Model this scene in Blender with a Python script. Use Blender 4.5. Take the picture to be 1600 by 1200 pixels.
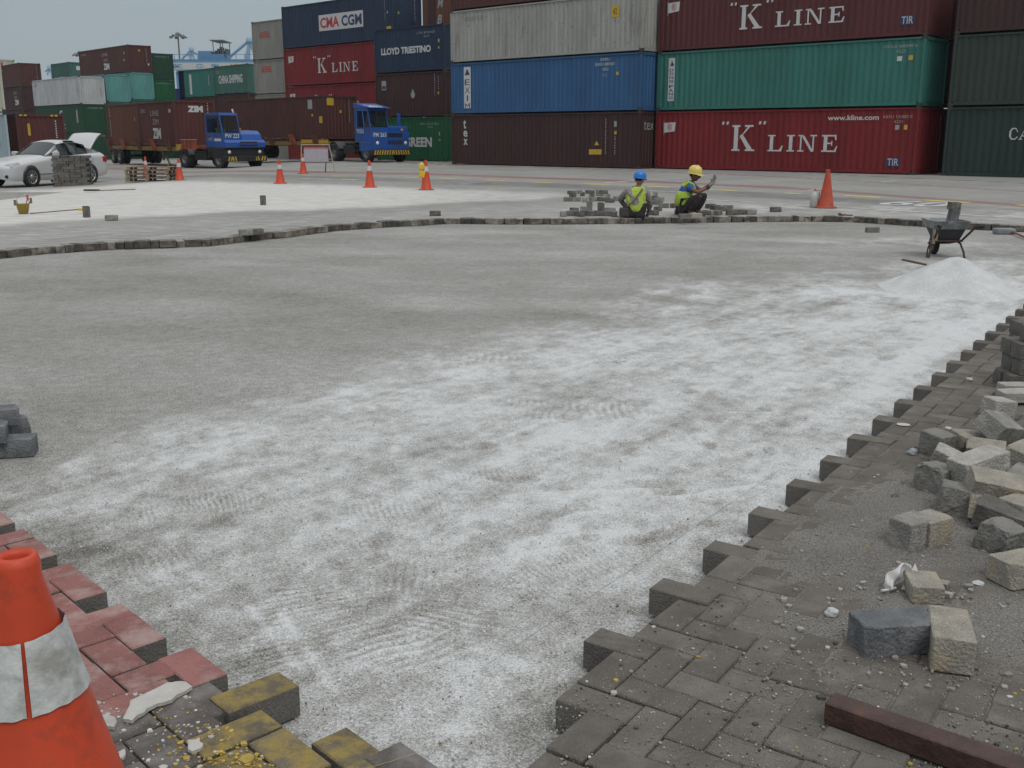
import bpy, bmesh, math, random
import numpy as np
from mathutils import Vector, Matrix
R=math.radians; PI=math.pi
random.seed(7); rng=np.random.default_rng(7)
sc=bpy.context.scene
for o in list(bpy.data.objects): bpy.data.objects.remove(o)
# ------------------------------------------------------------ camera
PITCH=13.56; FPX=1610.0; EYE=1.5
cam=bpy.data.cameras.new('camera'); camo=bpy.data.objects.new('camera',cam); sc.collection.objects.link(camo)
camo.location=(0,0,EYE); camo.rotation_euler=(R(90-PITCH),0,0)
cam.sensor_width=36; cam.lens=36*FPX/1600; cam.clip_start=.05; cam.clip_end=4000
sc.camera=camo
# ------------------------------------------------------------ sky (overcast) and sun
SUN_EL,SUN_AZ=55,150
w=bpy.data.worlds.new('World'); sc.world=w; w.use_nodes=True
nt=w.node_tree; nt.nodes.clear()
def N(nt,t,**k):
    n=nt.nodes.new(t)
    for a,b in k.items():
        if a in n.inputs: n.inputs[a].default_value=b
        else: setattr(n,a,b)
    return n
def L(nt,a,b): nt.links.new(a,b)
geo=N(nt,'ShaderNodeTexCoord'); sep=N(nt,'ShaderNodeSeparateXYZ'); L(nt,geo.outputs['Generated'],sep.inputs[0])
mx=N(nt,'ShaderNodeMath',operation='MAXIMUM'); L(nt,sep.outputs['Z'],mx.inputs[0]); mx.inputs[1].default_value=0
rp=N(nt,'ShaderNodeValToRGB'); L(nt,mx.outputs[0],rp.inputs[0])
e=rp.color_ramp.elements
e[0].position=0; e[0].color=(.42,.475,.49,1)
e[1].position=1; e[1].color=(1.13,1.15,1.17,1)
for pos,c in ((.06,(.365,.43,.458)),(.16,(.335,.41,.448)),(.3,(.44,.475,.50)),(.6,(.80,.82,.85))):
    q=e.new(pos); q.color=(*c,1)
mp=N(nt,'ShaderNodeMapping'); mp.inputs['Scale'].default_value=(1,1,4); L(nt,geo.outputs['Generated'],mp.inputs[0])
nz=N(nt,'ShaderNodeTexNoise'); nz.inputs['Scale'].default_value=1.7; nz.inputs['Detail'].default_value=4; nz.inputs['Roughness'].default_value=.45
L(nt,mp.outputs[0],nz.inputs['Vector'])
mr=N(nt,'ShaderNodeMapRange'); L(nt,nz.outputs['Fac'],mr.inputs[0]); mr.inputs[1].default_value=.3; mr.inputs[2].default_value=.7; mr.inputs[3].default_value=.93; mr.inputs[4].default_value=1.07
vm=N(nt,'ShaderNodeVectorMath',operation='SCALE'); L(nt,rp.outputs[0],vm.inputs[0]); L(nt,mr.outputs[0],vm.inputs['Scale'])
sky=N(nt,'ShaderNodeTexSky'); sky.sky_type='NISHITA'; sky.sun_disc=False; sky.sun_elevation=R(SUN_EL); sky.sun_rotation=R(SUN_AZ); sky.dust_density=4
hs=N(nt,'ShaderNodeHueSaturation'); hs.inputs['Saturation'].default_value=.35; L(nt,sky.outputs[0],hs.inputs['Color'])
b1=N(nt,'ShaderNodeBackground'); L(nt,hs.outputs[0],b1.inputs[0]); b1.inputs[1].default_value=.005
b2=N(nt,'ShaderNodeBackground'); L(nt,vm.outputs[0],b2.inputs[0]); b2.inputs[1].default_value=.90
ad=N(nt,'ShaderNodeAddShader'); L(nt,b1.outputs[0],ad.inputs[0]); L(nt,b2.outputs[0],ad.inputs[1])
wo=N(nt,'ShaderNodeOutputWorld'); L(nt,ad.outputs[0],wo.inputs[0])
sl=bpy.data.lights.new('sun','SUN'); sl.energy=1.0; sl.angle=R(28); sl.color=(1,.97,.93)
so=bpy.data.objects.new('sun',sl); sc.collection.objects.link(so)
so.rotation_euler=Vector((-math.sin(R(SUN_AZ))*math.cos(R(SUN_EL)),-math.cos(R(SUN_AZ))*math.cos(R(SUN_EL)),-math.sin(R(SUN_EL)))).to_track_quat('-Z','Y').to_euler()
sc.view_settings.view_transform='Standard'; sc.view_settings.look='None'; sc.view_settings.exposure=0; sc.view_settings.gamma=1
sc.render.engine='CYCLES'
# ------------------------------------------------------------ layout helpers
cp,sp=math.cos(R(PITCH)),math.sin(R(PITCH))
def ss(t): t=max(0,min(1,t)); return t*t*(3-2*t)
def zg(x,y): return -.3*ss((-x-10)/8)-.5*ss((y-60)/40)*ss((-x-15)/20)
def sight(px,py):
    u=(px-800)/FPX; v=(600-py)/FPX
    return np.array([u,cp+v*sp,-sp+v*cp])
def at(px,py,z=0.):
    d=sight(px,py); t=(z-EYE)/d[2]; return Vector((d[0]*t,d[1]*t,z))
def atg(px,py):
    z=0
    for i in range(12):
        p=at(px,py,z); z=.5*z+.5*zg(p.x,p.y)
    return Vector((p.x,p.y,zg(p.x,p.y)))
def ap(px,Y): return (px-800)/FPX*(Y*cp+.33)     # x of something seen at column px and Y metres away
# ------------------------------------------------------------ material helpers
MC={}
def mat(name,col,rough=.7,metal=0,var=.12,vs=6,bump=0,bs=40,dirt=None,da=0,ds=3,spec=.5,strz=1,attr=None,fine=0,fs=300):
    if name in MC: return MC[name]
    m=bpy.data.materials.new(name); m.use_nodes=True; t=m.node_tree; p=t.nodes['Principled BSDF']
    p.inputs['Roughness'].default_value=rough; p.inputs['Metallic'].default_value=metal; p.inputs['Specular IOR Level'].default_value=spec
    tc=N(t,'ShaderNodeTexCoord'); mp=N(t,'ShaderNodeMapping'); L(t,tc.outputs['Object'],mp.inputs[0]); mp.inputs['Scale'].default_value=(1,1,strz)
    n1=N(t,'ShaderNodeTexNoise'); n1.inputs['Scale'].default_value=vs; n1.inputs['Detail'].default_value=5; L(t,mp.outputs[0],n1.inputs['Vector'])
    r1=N(t,'ShaderNodeMapRange'); L(t,n1.outputs['Fac'],r1.inputs[0]); r1.inputs[1].default_value=.25; r1.inputs[2].default_value=.75; r1.inputs[3].default_value=1-var; r1.inputs[4].default_value=1+var
    sc_=N(t,'ShaderNodeVectorMath',operation='SCALE'); sc_.inputs[0].default_value=col; L(t,r1.outputs[0],sc_.inputs['Scale'])
    out=sc_.outputs[0]
    if attr:
        a=N(t,'ShaderNodeAttribute'); a.attribute_name=attr
        s2=N(t,'ShaderNodeVectorMath',operation='SCALE'); L(t,out,s2.inputs[0]); L(t,a.outputs['Fac'],s2.inputs['Scale']); out=s2.outputs[0]
    if fine:
        n2=N(t,'ShaderNodeTexNoise'); n2.inputs['Scale'].default_value=fs; n2.inputs['Detail'].default_value=2; L(t,tc.outputs['Object'],n2.inputs['Vector'])
        r2=N(t,'ShaderNodeMapRange'); L(t,n2.outputs['Fac'],r2.inputs[0]); r2.inputs[1].default_value=.3; r2.inputs[2].default_value=.7; r2.inputs[3].default_value=1-fine; r2.inputs[4].default_value=1+fine
        s3=N(t,'ShaderNodeVectorMath',operation='SCALE'); L(t,out,s3.inputs[0]); L(t,r2.outputs[0],s3.inputs['Scale']); out=s3.outputs[0]
    if dirt:
        n3=N(t,'ShaderNodeTexNoise'); n3.inputs['Scale'].default_value=ds; n3.inputs['Detail'].default_value=8; n3.inputs['Roughness'].default_value=.65
        L(t,mp.outputs[0],n3.inputs['Vector'])
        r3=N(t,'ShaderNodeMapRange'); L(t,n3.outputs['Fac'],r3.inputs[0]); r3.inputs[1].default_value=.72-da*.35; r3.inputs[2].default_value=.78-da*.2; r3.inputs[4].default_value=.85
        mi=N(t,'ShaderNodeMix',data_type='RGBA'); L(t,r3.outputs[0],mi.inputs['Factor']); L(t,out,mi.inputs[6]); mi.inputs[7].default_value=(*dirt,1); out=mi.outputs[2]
    L(t,out,p.inputs['Base Color'])
    if bump:
        n4=N(t,'ShaderNodeTexNoise'); n4.inputs['Scale'].default_value=bs; n4.inputs['Detail'].default_value=6; L(t,tc.outputs['Object'],n4.inputs['Vector'])
        bp=N(t,'ShaderNodeBump'); bp.inputs['Strength'].default_value=min(1,bump); bp.inputs['Distance'].default_value=.01; L(t,n4.outputs['Fac'],bp.inputs['Height']); L(t,bp.outputs[0],p.inputs['Normal'])
    MC[name]=m; return m
def glass(name,col=(.02,.03,.035),rough=.06,alpha=1):
    if name in MC: return MC[name]
    m=bpy.data.materials.new(name); m.use_nodes=True; t=m.node_tree; p=t.nodes['Principled BSDF']
    p.inputs['Base Color'].default_value=(*col,1); p.inputs['Roughness'].default_value=rough; p.inputs['Alpha'].default_value=alpha
    MC[name]=m; return m
# ------------------------------------------------------------ object helpers
col=sc.collection
def tag(o,label=None,cat=None,group=None,kind=None):
    if label: o['label']=label
    if cat: o['category']=cat
    if group: o['group']=group
    if kind: o['kind']=kind
    return o
def thing(name,label,cat,loc=(0,0,0),rz=0,group=None):
    o=bpy.data.objects.new(name,None); col.objects.link(o); o.empty_display_size=.1
    o.location=loc; o.rotation_euler=(0,0,rz); return tag(o,label,cat,group)
class MB:
    def __init__(s): s.v=[]; s.f=[]; s.m=[]; s.a=[]; s.sm=[]
    def add(s,vs,fs,m=0,a=1.,smooth=False):
        b=len(s.v); s.v+=[tuple(x) for x in vs]
        for f in fs: s.f.append([b+i for i in f]); s.m.append(m); s.a.append(a); s.sm.append(smooth)
        return s
    def box(s,x0,x1,y0,y1,z0,z1,m=0,M=None,a=1.):
        vs=[Vector((x,y,z)) for x in (x0,x1) for y in (y0,y1) for z in (z0,z1)]
        if M is not None: vs=[M@v for v in vs]
        return s.add(vs,[(0,1,3,2),(4,6,7,5),(0,4,5,1),(2,3,7,6),(0,2,6,4),(1,5,7,3)],m,a)
    def bbox(s,x0,x1,y0,y1,z0,z1,c=.01,m=0,M=None,a=1.):     # bevelled box
        t=bmesh.new(); bmesh.ops.create_cube(t,size=1)
        for v in t.verts: v.co=Vector(((x0+x1)/2+v.co.x*(x1-x0),(y0+y1)/2+v.co.y*(y1-y0),(z0+z1)/2+v.co.z*(z1-z0)))
        bmesh.ops.bevel(t,geom=t.edges[:],offset=c,segments=2 if c>.02 else 1,affect='EDGES',profile=.6)
        t.verts.index_update()
        s.add([(M@v.co if M is not None else v.co) for v in t.verts],[[v.index for v in f.verts] for f in t.faces],m,a); t.free(); return s
    def prism(s,poly,d0,d1,axis='y',m=0,M=None,a=1.):         # polygon (u,w) extruded along axis
        def P(u,w,d): return Vector((u,d,w)) if axis=='y' else (Vector((d,u,w)) if axis=='x' else Vector((u,w,d)))
        n=len(poly); vs=[P(u,w,d0) for u,w in poly]+[P(u,w,d1) for u,w in poly]
        if M is not None: vs=[M@v for v in vs]
        fs=[list(range(n))[::-1],list(range(n,2*n))]+[(i,(i+1)%n,n+(i+1)%n,n+i) for i in range(n)]
        return s.add(vs,fs,m,a)
    def tube(s,pts,r,n=8,m=0,cap=True,sm=True):
        pts=[Vector(p) for p in pts]; rs=r if isinstance(r,(list,tuple)) else [r]*len(pts)
        vs=[];up=None
        for i,p in enumerate(pts):
            d=(pts[min(i+1,len(pts)-1)]-pts[max(i-1,0)]).normalized()
            if up is None: up=d.orthogonal().normalized()
            up=(up-d*up.dot(d)).normalized(); sd=d.cross(up)
            for k in range(n): a=2*PI*k/n; vs.append(p+(up*math.cos(a)+sd*math.sin(a))*rs[i])
        fs=[(i*n+k,i*n+(k+1)%n,(i+1)*n+(k+1)%n,(i+1)*n+k) for i in range(len(pts)-1) for k in range(n)]
        s.add(vs,fs,m,1.,sm)
        if cap: b=len(vs); s.add(vs[:n],[list(range(n))[::-1]],m); s.add(vs[-n:],[list(range(n))],m)
        return s
    def lathe(s,prof,n=24,M=None,m=0,sm=True):                # profile (r,z)
        vs=[Vector((r*math.cos(2*PI*k/n),r*math.sin(2*PI*k/n),z)) for r,z in prof for k in range(n)]
        if M is not None: vs=[M@v for v in vs]
        fs=[(i*n+k,i*n+(k+1)%n,(i+1)*n+(k+1)%n,(i+1)*n+k) for i in range(len(prof)-1) for k in range(n)]
        return s.add(vs,fs,m,1.,sm)
    def mesh(s,name,mats):
        me=bpy.data.meshes.new(name); me.from_pydata(s.v,[],s.f); me.update()
        for x in (mats if isinstance(mats,(list,tuple)) else [mats]): me.materials.append(x)
        me.polygons.foreach_set('material_index',s.m); me.polygons.foreach_set('use_smooth',s.sm)
        if any(x!=1. for x in s.a): at_=me.attributes.new('var','FLOAT','FACE'); at_.data.foreach_set('value',s.a)
        return me
    def build(s,name,mats,parent=None,fix=True):
        me=s.mesh(name,mats)
        if fix:
            b=bmesh.new(); b.from_mesh(me); bmesh.ops.recalc_face_normals(b,faces=b.faces[:]); b.to_mesh(me); b.free()
        return link(name,me,parent)
def link(name,me,parent=None):
    o=bpy.data.objects.new(name,me); col.objects.link(o)
    if parent: o.parent=parent
    return o
def copy_thing(src,loc,rz=None,label=None,group=None):
    r=src.copy(); col.objects.link(r); r.location=loc
    if rz is not None: r.rotation_euler=(src.rotation_euler[0],src.rotation_euler[1],rz)
    if label: r['label']=label
    if group: r['group']=group
    for ch in list(src.children):
        c=ch.copy(); col.objects.link(c); c.parent=r
        for g in list(ch.children): d=g.copy(); col.objects.link(d); d.parent=c
    return r
# lettering ---------------------------------------------------------------
TXT={}
def txt_mesh(s,bold=0):
    k=(s,bold)
    if k in TXT: return TXT[k]
    cu=bpy.data.curves.new('t','FONT'); cu.body=s; cu.size=1; cu.offset=bold; cu.fill_mode='FRONT'; cu.resolution_u=3; cu.space_line=.9
    o=bpy.data.objects.new('t',cu); col.objects.link(o); bpy.context.view_layer.update()
    me=bpy.data.meshes.new_from_object(o.evaluated_get(bpy.context.evaluated_depsgraph_get()))
    bpy.data.objects.remove(o); bpy.data.curves.remove(cu)
    V=np.array([v.co for v in me.vertices]); F=[list(p.vertices) for p in me.polygons]; bpy.data.meshes.remove(me)
    V[:,0]-=V[:,0].min(); V[:,1]-=V[:,1].min(); V/=1.0
    TXT[k]=(V,F); return TXT[k]
SER={ # slab serif strokes on a unit-high body, (x,y) quads
'K':([[(.06,.0),(.42,.0),(.42,.07),(.06,.07)],[(.06,.93),(.42,.93),(.42,1),(.06,1)],[(.15,.07),(.33,.07),(.33,.93),(.15,.93)],[(.33,.40),(.42,.50),(.86,.93),(.74,.93)],[(.40,.58),(.52,.66),(.98,.07),(.75,.07)],[(.62,.93),(1.0,.93),(1.0,1),(.62,1)],[(.66,0),(1.08,0),(1.08,.07),(.66,.07)]],1.12),
'L':([[(.04,0),(.8,0),(.8,.09),(.04,.09)],[(.04,.92),(.44,.92),(.44,1),(.04,1)],[(.15,.09),(.33,.09),(.33,.92),(.15,.92)],[(.66,.09),(.8,.09),(.86,.36),(.80,.36)]],.92),
'I':([[(.04,0),(.46,0),(.46,.08),(.04,.08)],[(.04,.92),(.46,.92),(.46,1),(.04,1)],[(.16,.08),(.34,.08),(.34,.92),(.16,.92)]],.56),
'N':([[(.0,0),(.32,0),(.32,.08),(.0,.08)],[(.02,.92),(.3,.92),(.3,1),(.02,1)],[(.12,.08),(.2,.08),(.2,.92),(.12,.92)],[(.2,.92),(.36,.92),(.84,.0),(.70,.0)],[(.76,.15),(.84,.0),(.84,.92),(.76,.92)],[(.64,.92),(.98,.92),(.98,1),(.64,1)]],1.08),
'E':([[(.04,0),(.78,0),(.78,.09),(.04,.09)],[(.04,.91),(.76,.91),(.76,1),(.04,1)],[(.14,.09),(.32,.09),(.32,.91),(.14,.91)],[(.32,.46),(.56,.46),(.56,.55),(.32,.55)],[(.68,.09),(.78,.09),(.84,.34),(.78,.34)],[(.68,.91),(.76,.91),(.78,.70),(.72,.70)],[(.52,.36),(.58,.36),(.58,.65),(.52,.65)]],.92),
'C':([[(.06,.28),(.22,.28),(.22,.72),(.06,.72)],[(.06,.28),(.22,.28),(.34,.1),(.26,.0)],[(.26,.0),(.34,.1),(.62,.1),(.62,.0)],[(.62,.0),(.62,.1),(.74,.3),(.82,.2)],[(.06,.72),(.22,.72),(.34,.9),(.26,1)],[(.26,1),(.34,.9),(.62,.9),(.62,1)],[(.62,1),(.62,.9),(.72,.66),(.82,.66)]],.92),
'A':([[(.0,0),(.3,0),(.3,.07),(.0,.07)],[(.6,0),(1,0),(1,.07),(.6,.07)],[(.08,.07),(.18,.07),(.5,1),(.42,.88)],[(.7,.07),(.9,.07),(.58,1),(.46,1)],[(.24,.28),(.72,.28),(.7,.36),(.27,.36)]],1.06),
}
def letters(s,x,y,hh,face,parent,m,serif=False,bold=0,wfac=1,width=None,name='lettering',skew=0,depth=None,gap=1.0):
    """writes s with its lower left corner at (x,y) on a container face; face=('side',) or ('end',L)"""
    mb=MB()
    def P(u,v,k=0):
        if face[0]=='side': return (u,(.024 if depth is None else depth+.02)-k*.0006,v)
        if face[0]=='end': return (face[1]-(.024 if depth is None else depth+.02)+k*.0006,u,v)
        return tuple(face[1]@Vector((u,v,k*.0006)))
    if serif:
        cx=x
        for ch in s:
            if ch in SER:
                q,wd=SER[ch]
                for k,p in enumerate(q): mb.add([P(cx+a*hh*wfac,y+b*hh,k) for a,b in p],[(0,1,2,3)])
                cx+=wd*hh*wfac*gap
            else: cx+=.5*hh
    else:
        V,F=txt_mesh(s,bold); Vs=V.copy(); Vs[:,1]*=hh/max(V[:,1].max(),1e-6)
        Vs[:,0]*=(width/max(V[:,0].max(),1e-6)) if width else hh/max(V[:,1].max(),1e-6)*wfac
        mb.add([P(x+a+b*skew,y+b) for a,b,_ in Vs],F)
    return mb.build(name,m,parent,fix=False)
def plate(x0,x1,y0,y1,face,parent,m,name='marking',k=-1,poly=None):
    mb=MB(); d=.028 if k==-1 else .0245
    pts=poly or [(x0,y0),(x1,y0),(x1,y1),(x0,y1)]
    if face[0]=='side': mb.add([(a,d,b) for a,b in pts],[tuple(range(len(pts)))])
    else: mb.add([(face[1]-d,a,b) for a,b in pts],[tuple(range(len(pts)))])
    return mb.build(name,m,parent,fix=False)
white=mat('white_paint',(.52,.53,.53),.7,var=.1,vs=8,dirt=(.3,.3,.29),da=.25)
dimwhite=mat('faded_white_paint',(.30,.31,.31),.7,var=.15)
black=mat('black_paint',(.015,.015,.016),.6)
yellow=mat('yellow_paint',(.5,.33,.03),.6,var=.15)
redp=mat('red_paint',(.45,.03,.03),.6)
navyp=mat('navy_paint',(.02,.035,.11),.6)
rubber=mat('rubber',(.018,.018,.019),.85,var=.3,vs=4,bump=.2,bs=60,dirt=(.09,.085,.08),da=.4)
steel=mat('dark_steel',(.035,.034,.034),.6,metal=.4,var=.3,dirt=(.07,.045,.03),da=.4)
# ------------------------------------------------------------ numpy noise
def vnoise(x,y,seed=0):
    xi=np.floor(x).astype(np.int64); yi=np.floor(y).astype(np.int64); fx=x-xi; fy=y-yi
    fx=fx*fx*(3-2*fx); fy=fy*fy*(3-2*fy)
    def h(a,b):
        n=(a*374761393+b*668265263+seed*1442695041)&0xffffffff
        n=((n^(n>>13))*1274126177)&0xffffffff; n=n^(n>>16)
        return (n&0xffff)/65535.
    return (h(xi,yi)*(1-fx)+h(xi+1,yi)*fx)*(1-fy)+(h(xi,yi+1)*(1-fx)+h(xi+1,yi+1)*fx)*fy
def fbm(x,y,o=4,seed=0,g=.5):
    s=0;a=1;t=0
    for i in range(o): s=s+a*vnoise(x*2**i+17*i,y*2**i-9*i,seed+i); t+=a; a*=g
    return s/t
def sstep(a,b,x): t=np.clip((x-a)/(b-a),0,1); return t*t*(3-2*t)
def curve_y(pts,z=0):          # world polyline x->y through places seen at those columns/rows
    q=[at(a,b,z) for a,b in pts]; return np.array([p.x for p in q]),np.array([p.y for p in q])
def grid_mesh(name,X,Y,Z,m,attrs={},mask=None):
    r,c=X.shape; me=bpy.data.meshes.new(name); n=r*c
    me.vertices.add(n); me.vertices.foreach_set('co',np.stack([X,Y,Z],-1).astype(np.float32).ravel())
    i=np.arange(n).reshape(r,c); q=np.stack([i[:-1,:-1],i[:-1,1:],i[1:,1:],i[1:,:-1]],-1).reshape(-1,4)
    if mask is not None: q=q[mask[:-1,:-1].ravel()]
    k=len(q); me.loops.add(4*k); me.loops.foreach_set('vertex_index',q.ravel().astype(np.int32))
    me.polygons.add(k); me.polygons.foreach_set('loop_start',(np.arange(k)*4).astype(np.int32)); me.polygons.foreach_set('use_smooth',[True]*k)
    me.update(calc_edges=True)
    for a,v in attrs.items():
        t=me.attributes.new(a,'FLOAT','POINT'); t.data.foreach_set('value',v.astype(np.float32).ravel())
    me.materials.append(m); me.validate(); return me
PIT=-.10
# ---- pit geometry: right-hand paving axis, left-hand paving axis
uR=Vector((math.sin(R(34.6)),math.cos(R(34.6)),0)); vR=Vector((uR.y,-uR.x,0)); oR=Vector((.215,2.88,0))+vR*.1096-uR*.2192
uL=Vector((-math.sin(R(43.4)),math.cos(R(43.4)),0)); vL=Vector((-uL.y,uL.x,0)); oL=Vector((-1.06,2.901,0))+vL*.1125+uL*.1125   # vL points away from the pit (left/near)
far_px=[(-500,440),(-200,418),(0,392),(60,386),(170,379),(250,377),(330,374),(372,368),(400,365),(440,362),(520,352),(590,347),(670,343),(700,341),(790,342),(860,342),(1000,341),(1200,338),(1300,338),(1340,339),(1440,345),(1500,349),(1600,353),(1700,358),(1800,362),(1950,368)]
fe=[at(a,b,0) for a,b in far_px]; fe_az=np.array([math.atan2(p.x,p.y) for p in fe]); fe_d=np.array([p.y for p in fe])
def far_edge_Y(az): return np.interp(az,fe_az,fe_d)
# ---- sand bed -------------------------------------------------------------
def mat_sand():
    m=bpy.data.materials.new('bedding_sand'); m.use_nodes=True; t=m.node_tree; p=t.nodes['Principled BSDF']; p.inputs['Roughness'].default_value=.95; p.inputs['Specular IOR Level'].default_value=.15
    tc=N(t,'ShaderNodeTexCoord'); a=N(t,'ShaderNodeAttribute'); a.attribute_name='dust'
    g=N(t,'ShaderNodeTexNoise'); g.inputs['Scale'].default_value=110; g.inputs['Detail'].default_value=5; g.inputs['Roughness'].default_value=.8; L(t,tc.outputs['Object'],g.inputs['Vector'])
    g2=N(t,'ShaderNodeTexNoise'); g2.inputs['Scale'].default_value=14; g2.inputs['Detail'].default_value=7; g2.inputs['Roughness'].default_value=.75; L(t,tc.outputs['Object'],g2.inputs['Vector'])
    vo=N(t,'ShaderNodeTexVoronoi'); vo.inputs['Scale'].default_value=210; L(t,tc.outputs['Object'],vo.inputs['Vector'])
    def mr(s,a0,a1,b0,b1):
        q=N(t,'ShaderNodeMapRange'); L(t,s,q.inputs[0]); q.inputs[1].default_value=a0; q.inputs[2].default_value=a1; q.inputs[3].default_value=b0; q.inputs[4].default_value=b1; return q.outputs[0]
    def ma(op,x,y):
        q=N(t,'ShaderNodeMath',operation=op)
        for i,v in enumerate((x,y)):
            if isinstance(v,(int,float)): q.inputs[i].default_value=v
            else: L(t,v,q.inputs[i])
        return q.outputs[0]
    s=ma('ADD',a.outputs['Fac'],mr(g.outputs['Fac'],.3,.7,-.36,.36)); s=ma('ADD',s,mr(g2.outputs['Fac'],.3,.7,-.13,.13))
    sat=N(t,'ShaderNodeSeparateColor'); L(t,vo.outputs['Color'],sat.inputs[0])
    s=ma('ADD',s,mr(sat.outputs[0],0,1,-.21,.21))
    cr=N(t,'ShaderNodeValToRGB'); L(t,s,cr.inputs[0]); e=cr.color_ramp.elements
    e[0].position=0; e[0].color=(.125,.117,.106,1); e[1].position=1; e[1].color=(.62,.635,.64,1)
    for pos,c in ((.3,(.243,.238,.218)),(.6,(.388,.388,.375)),(.8,(.51,.52,.52))): q=e.new(pos); q.color=(*c,1)
    L(t,cr.outputs[0],p.inputs['Base Color'])
    bp=N(t,'ShaderNodeBump'); bp.inputs['Strength'].default_value=.7; bp.inputs['Distance'].default_value=.004
    L(t,ma('ADD',g.outputs['Fac'],vo.outputs['Distance']),bp.inputs['Height']); L(t,bp.outputs[0],p.inputs['Normal'])
    return m
SAND=mat_sand()
nc,nr=900,860
azs=np.linspace(math.atan(-1230/1656.),math.atan(1150/1656.),nc)
rows=np.concatenate([np.linspace(1420,420,620),np.linspace(418,300,nr-620)])
Yr=np.array([at(800,b,PIT).y for b in rows])
AZ,YY=np.meshgrid(azs,Yr); XX=YY*np.tan(AZ)
wx=XX+.10*(fbm(XX*3,YY*3,3,5)-.5); wy=YY+.10*(fbm(XX*3,YY*3,3,9)-.5)
b_pts=[(-900,960),(-300,830),(0,758),(100,715),(180,668),(320,640),(500,600),(560,575),(680,545),(830,500),(1000,455),(1060,437),(1190,428),(1300,425),(1420,405),(1520,395),(1800,400)]
bx,by=curve_y(b_pts,PIT)
sd=by[np.clip(np.searchsorted(bx,wx),0,len(bx)-1)]; sd=np.interp(wx,bx,by)-wy          # >0 on the near (rough) side
scale_d=.05*YY
n_big=fbm(XX*.75+.35*YY,YY*.9,5,11,.55); n_mid=fbm(XX*3.2,YY*2.6,5,23,.6); n_str=fbm((XX*uR.y-YY*uR.x)*4.5,(XX*uR.x+YY*uR.y)*.9,4,31,.55)
rough=sstep(-.3,1.0,sd/(.22*YY)*1.0+1.2*(n_mid-.5))
n_hi=fbm(XX*13,YY*11,4,83,.65)
dust_s=.385+.34*(n_big-.5)+.22*(fbm(XX*.5,YY*1.6,5,41)-.5)+.10*(n_hi-.5)
dust_r=.70+.40*(n_big-.5)+.28*(n_mid-.5)+.55*(n_str-.5)+.30*(fbm((XX*uR.y-YY*uR.x)*14,(XX*uR.x+YY*uR.y)*2.2,4,91,.6)-.5)+.62*(n_hi-.5)
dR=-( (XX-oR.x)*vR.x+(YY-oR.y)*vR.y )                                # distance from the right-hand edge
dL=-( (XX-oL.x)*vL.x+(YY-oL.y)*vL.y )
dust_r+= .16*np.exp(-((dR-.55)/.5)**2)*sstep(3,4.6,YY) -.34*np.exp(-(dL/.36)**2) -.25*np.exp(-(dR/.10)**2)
dust=dust_s*(1-rough)+dust_r*rough
Zs=PIT+.004*(n_big-.5)+rough*(.007*(n_mid-.5)+.004*(fbm(XX*14,YY*14,3,51)-.5)+.0016*(fbm(XX*60,YY*60,2,61)-.5))
Zs+=.0012*(fbm(XX*30,YY*30,2,63)-.5)
Zs+=rough*.012*np.clip(fbm(XX*1.6,YY*1.6,3,71)-.5,0,1)
def patch(px,py,rx,ry,rot):                                             # soft ellipse lying on the bed
    c=at(px,py,PIT); a=R(rot); dx=XX-c.x; dy=YY-c.y
    u=dx*math.sin(a)+dy*math.cos(a); v=dx*math.cos(a)-dy*math.sin(a)
    return u/rx,v/ry,u,v
# footprints: smooth shallow soles with a raised rim
for i,(px,py,rot,l) in enumerate([(1010,838,70,.19),(905,800,75,.15),(1000,760,66,.16),(800,748,80,.15),(1185,706,30,.15),(1060,770,80,.14),(1098,690,10,.15),(740,700,80,.15),(1170,640,85,.15),(1230,610,60,.15),(1090,612,75,.14),(960,565,80,.15),(1310,545,80,.15),(1240,520,60,.14),(1390,560,40,.14),(880,845,60,.16),(560,880,40,.14)]):
    a,b,u,v=patch(px,py,l,.062,rot); a=a+1.3*(n_mid-.5)+.5*(n_hi-.5); b=b+1.6*(fbm(XX*7,YY*7,3,i+200)-.5)+.35*np.sin(a*2.2+i); r=np.sqrt(a*a+b*b); k=np.exp(-np.clip(r-.75,0,None)**2*14)
    inside=1-sstep(.8,1.0,r); Zs+=-.006*inside*(1-.5*n_mid)+.004*np.exp(-((r-1.12)/.2)**2)*n_mid*1.6
    dust+=(-.12*inside+.16*np.exp(-((r-1.12)/.2)**2)*(n_mid*2-.4))
# shovel and boot drag ridges
for i,(px,py,rx,ry,rot,per,am) in enumerate([(830,640,.30,.26,95,.045,1.),(960,640,.25,.22,88,.05,.9),(640,790,.28,.16,70,.03,1.1),(770,742,.25,.13,75,.028,.9),(900,880,.30,.14,60,.026,1.1),(1010,850,.2,.1,62,.022,.8),(490,950,.22,.2,-32,.04,1.),(600,1010,.25,.2,-38,.045,1.),(430,1010,.2,.2,-30,.04,.9),(650,905,.2,.16,80,.035,.8),(320,790,.35,.2,65,.026,1.),(860,905,.24,.14,50,.026,1.),(700,960,.24,.2,20,.04,.9),(520,860,.3,.1,60,.03,.8),(1130,740,.2,.2,35,.035,.8),(240,880,.2,.2,55,.03,.7),(980,560,.3,.25,70,.05,.8),(1250,460,.5,.4,75,.08,.8),(1330,600,.3,.2,60,.04,.8),(760,560,.4,.2,85,.06,.7)]):
    a,b,u,v=patch(px,py,rx,ry,rot); k=np.exp(-(a*a+b*b)**1.5)*np.clip(2.2*fbm(XX*5,YY*5,3,i+300)-.30,0,1.3); wob=u+.028*(fbm(XX*7,YY*7,3,i)-.5)*1.6+.012*np.sin(v*9)
    s=np.sin(2*PI*wob/per); Zs+=am*.0030*k*s; dust+=am*k*(.12*s-.05)
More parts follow.
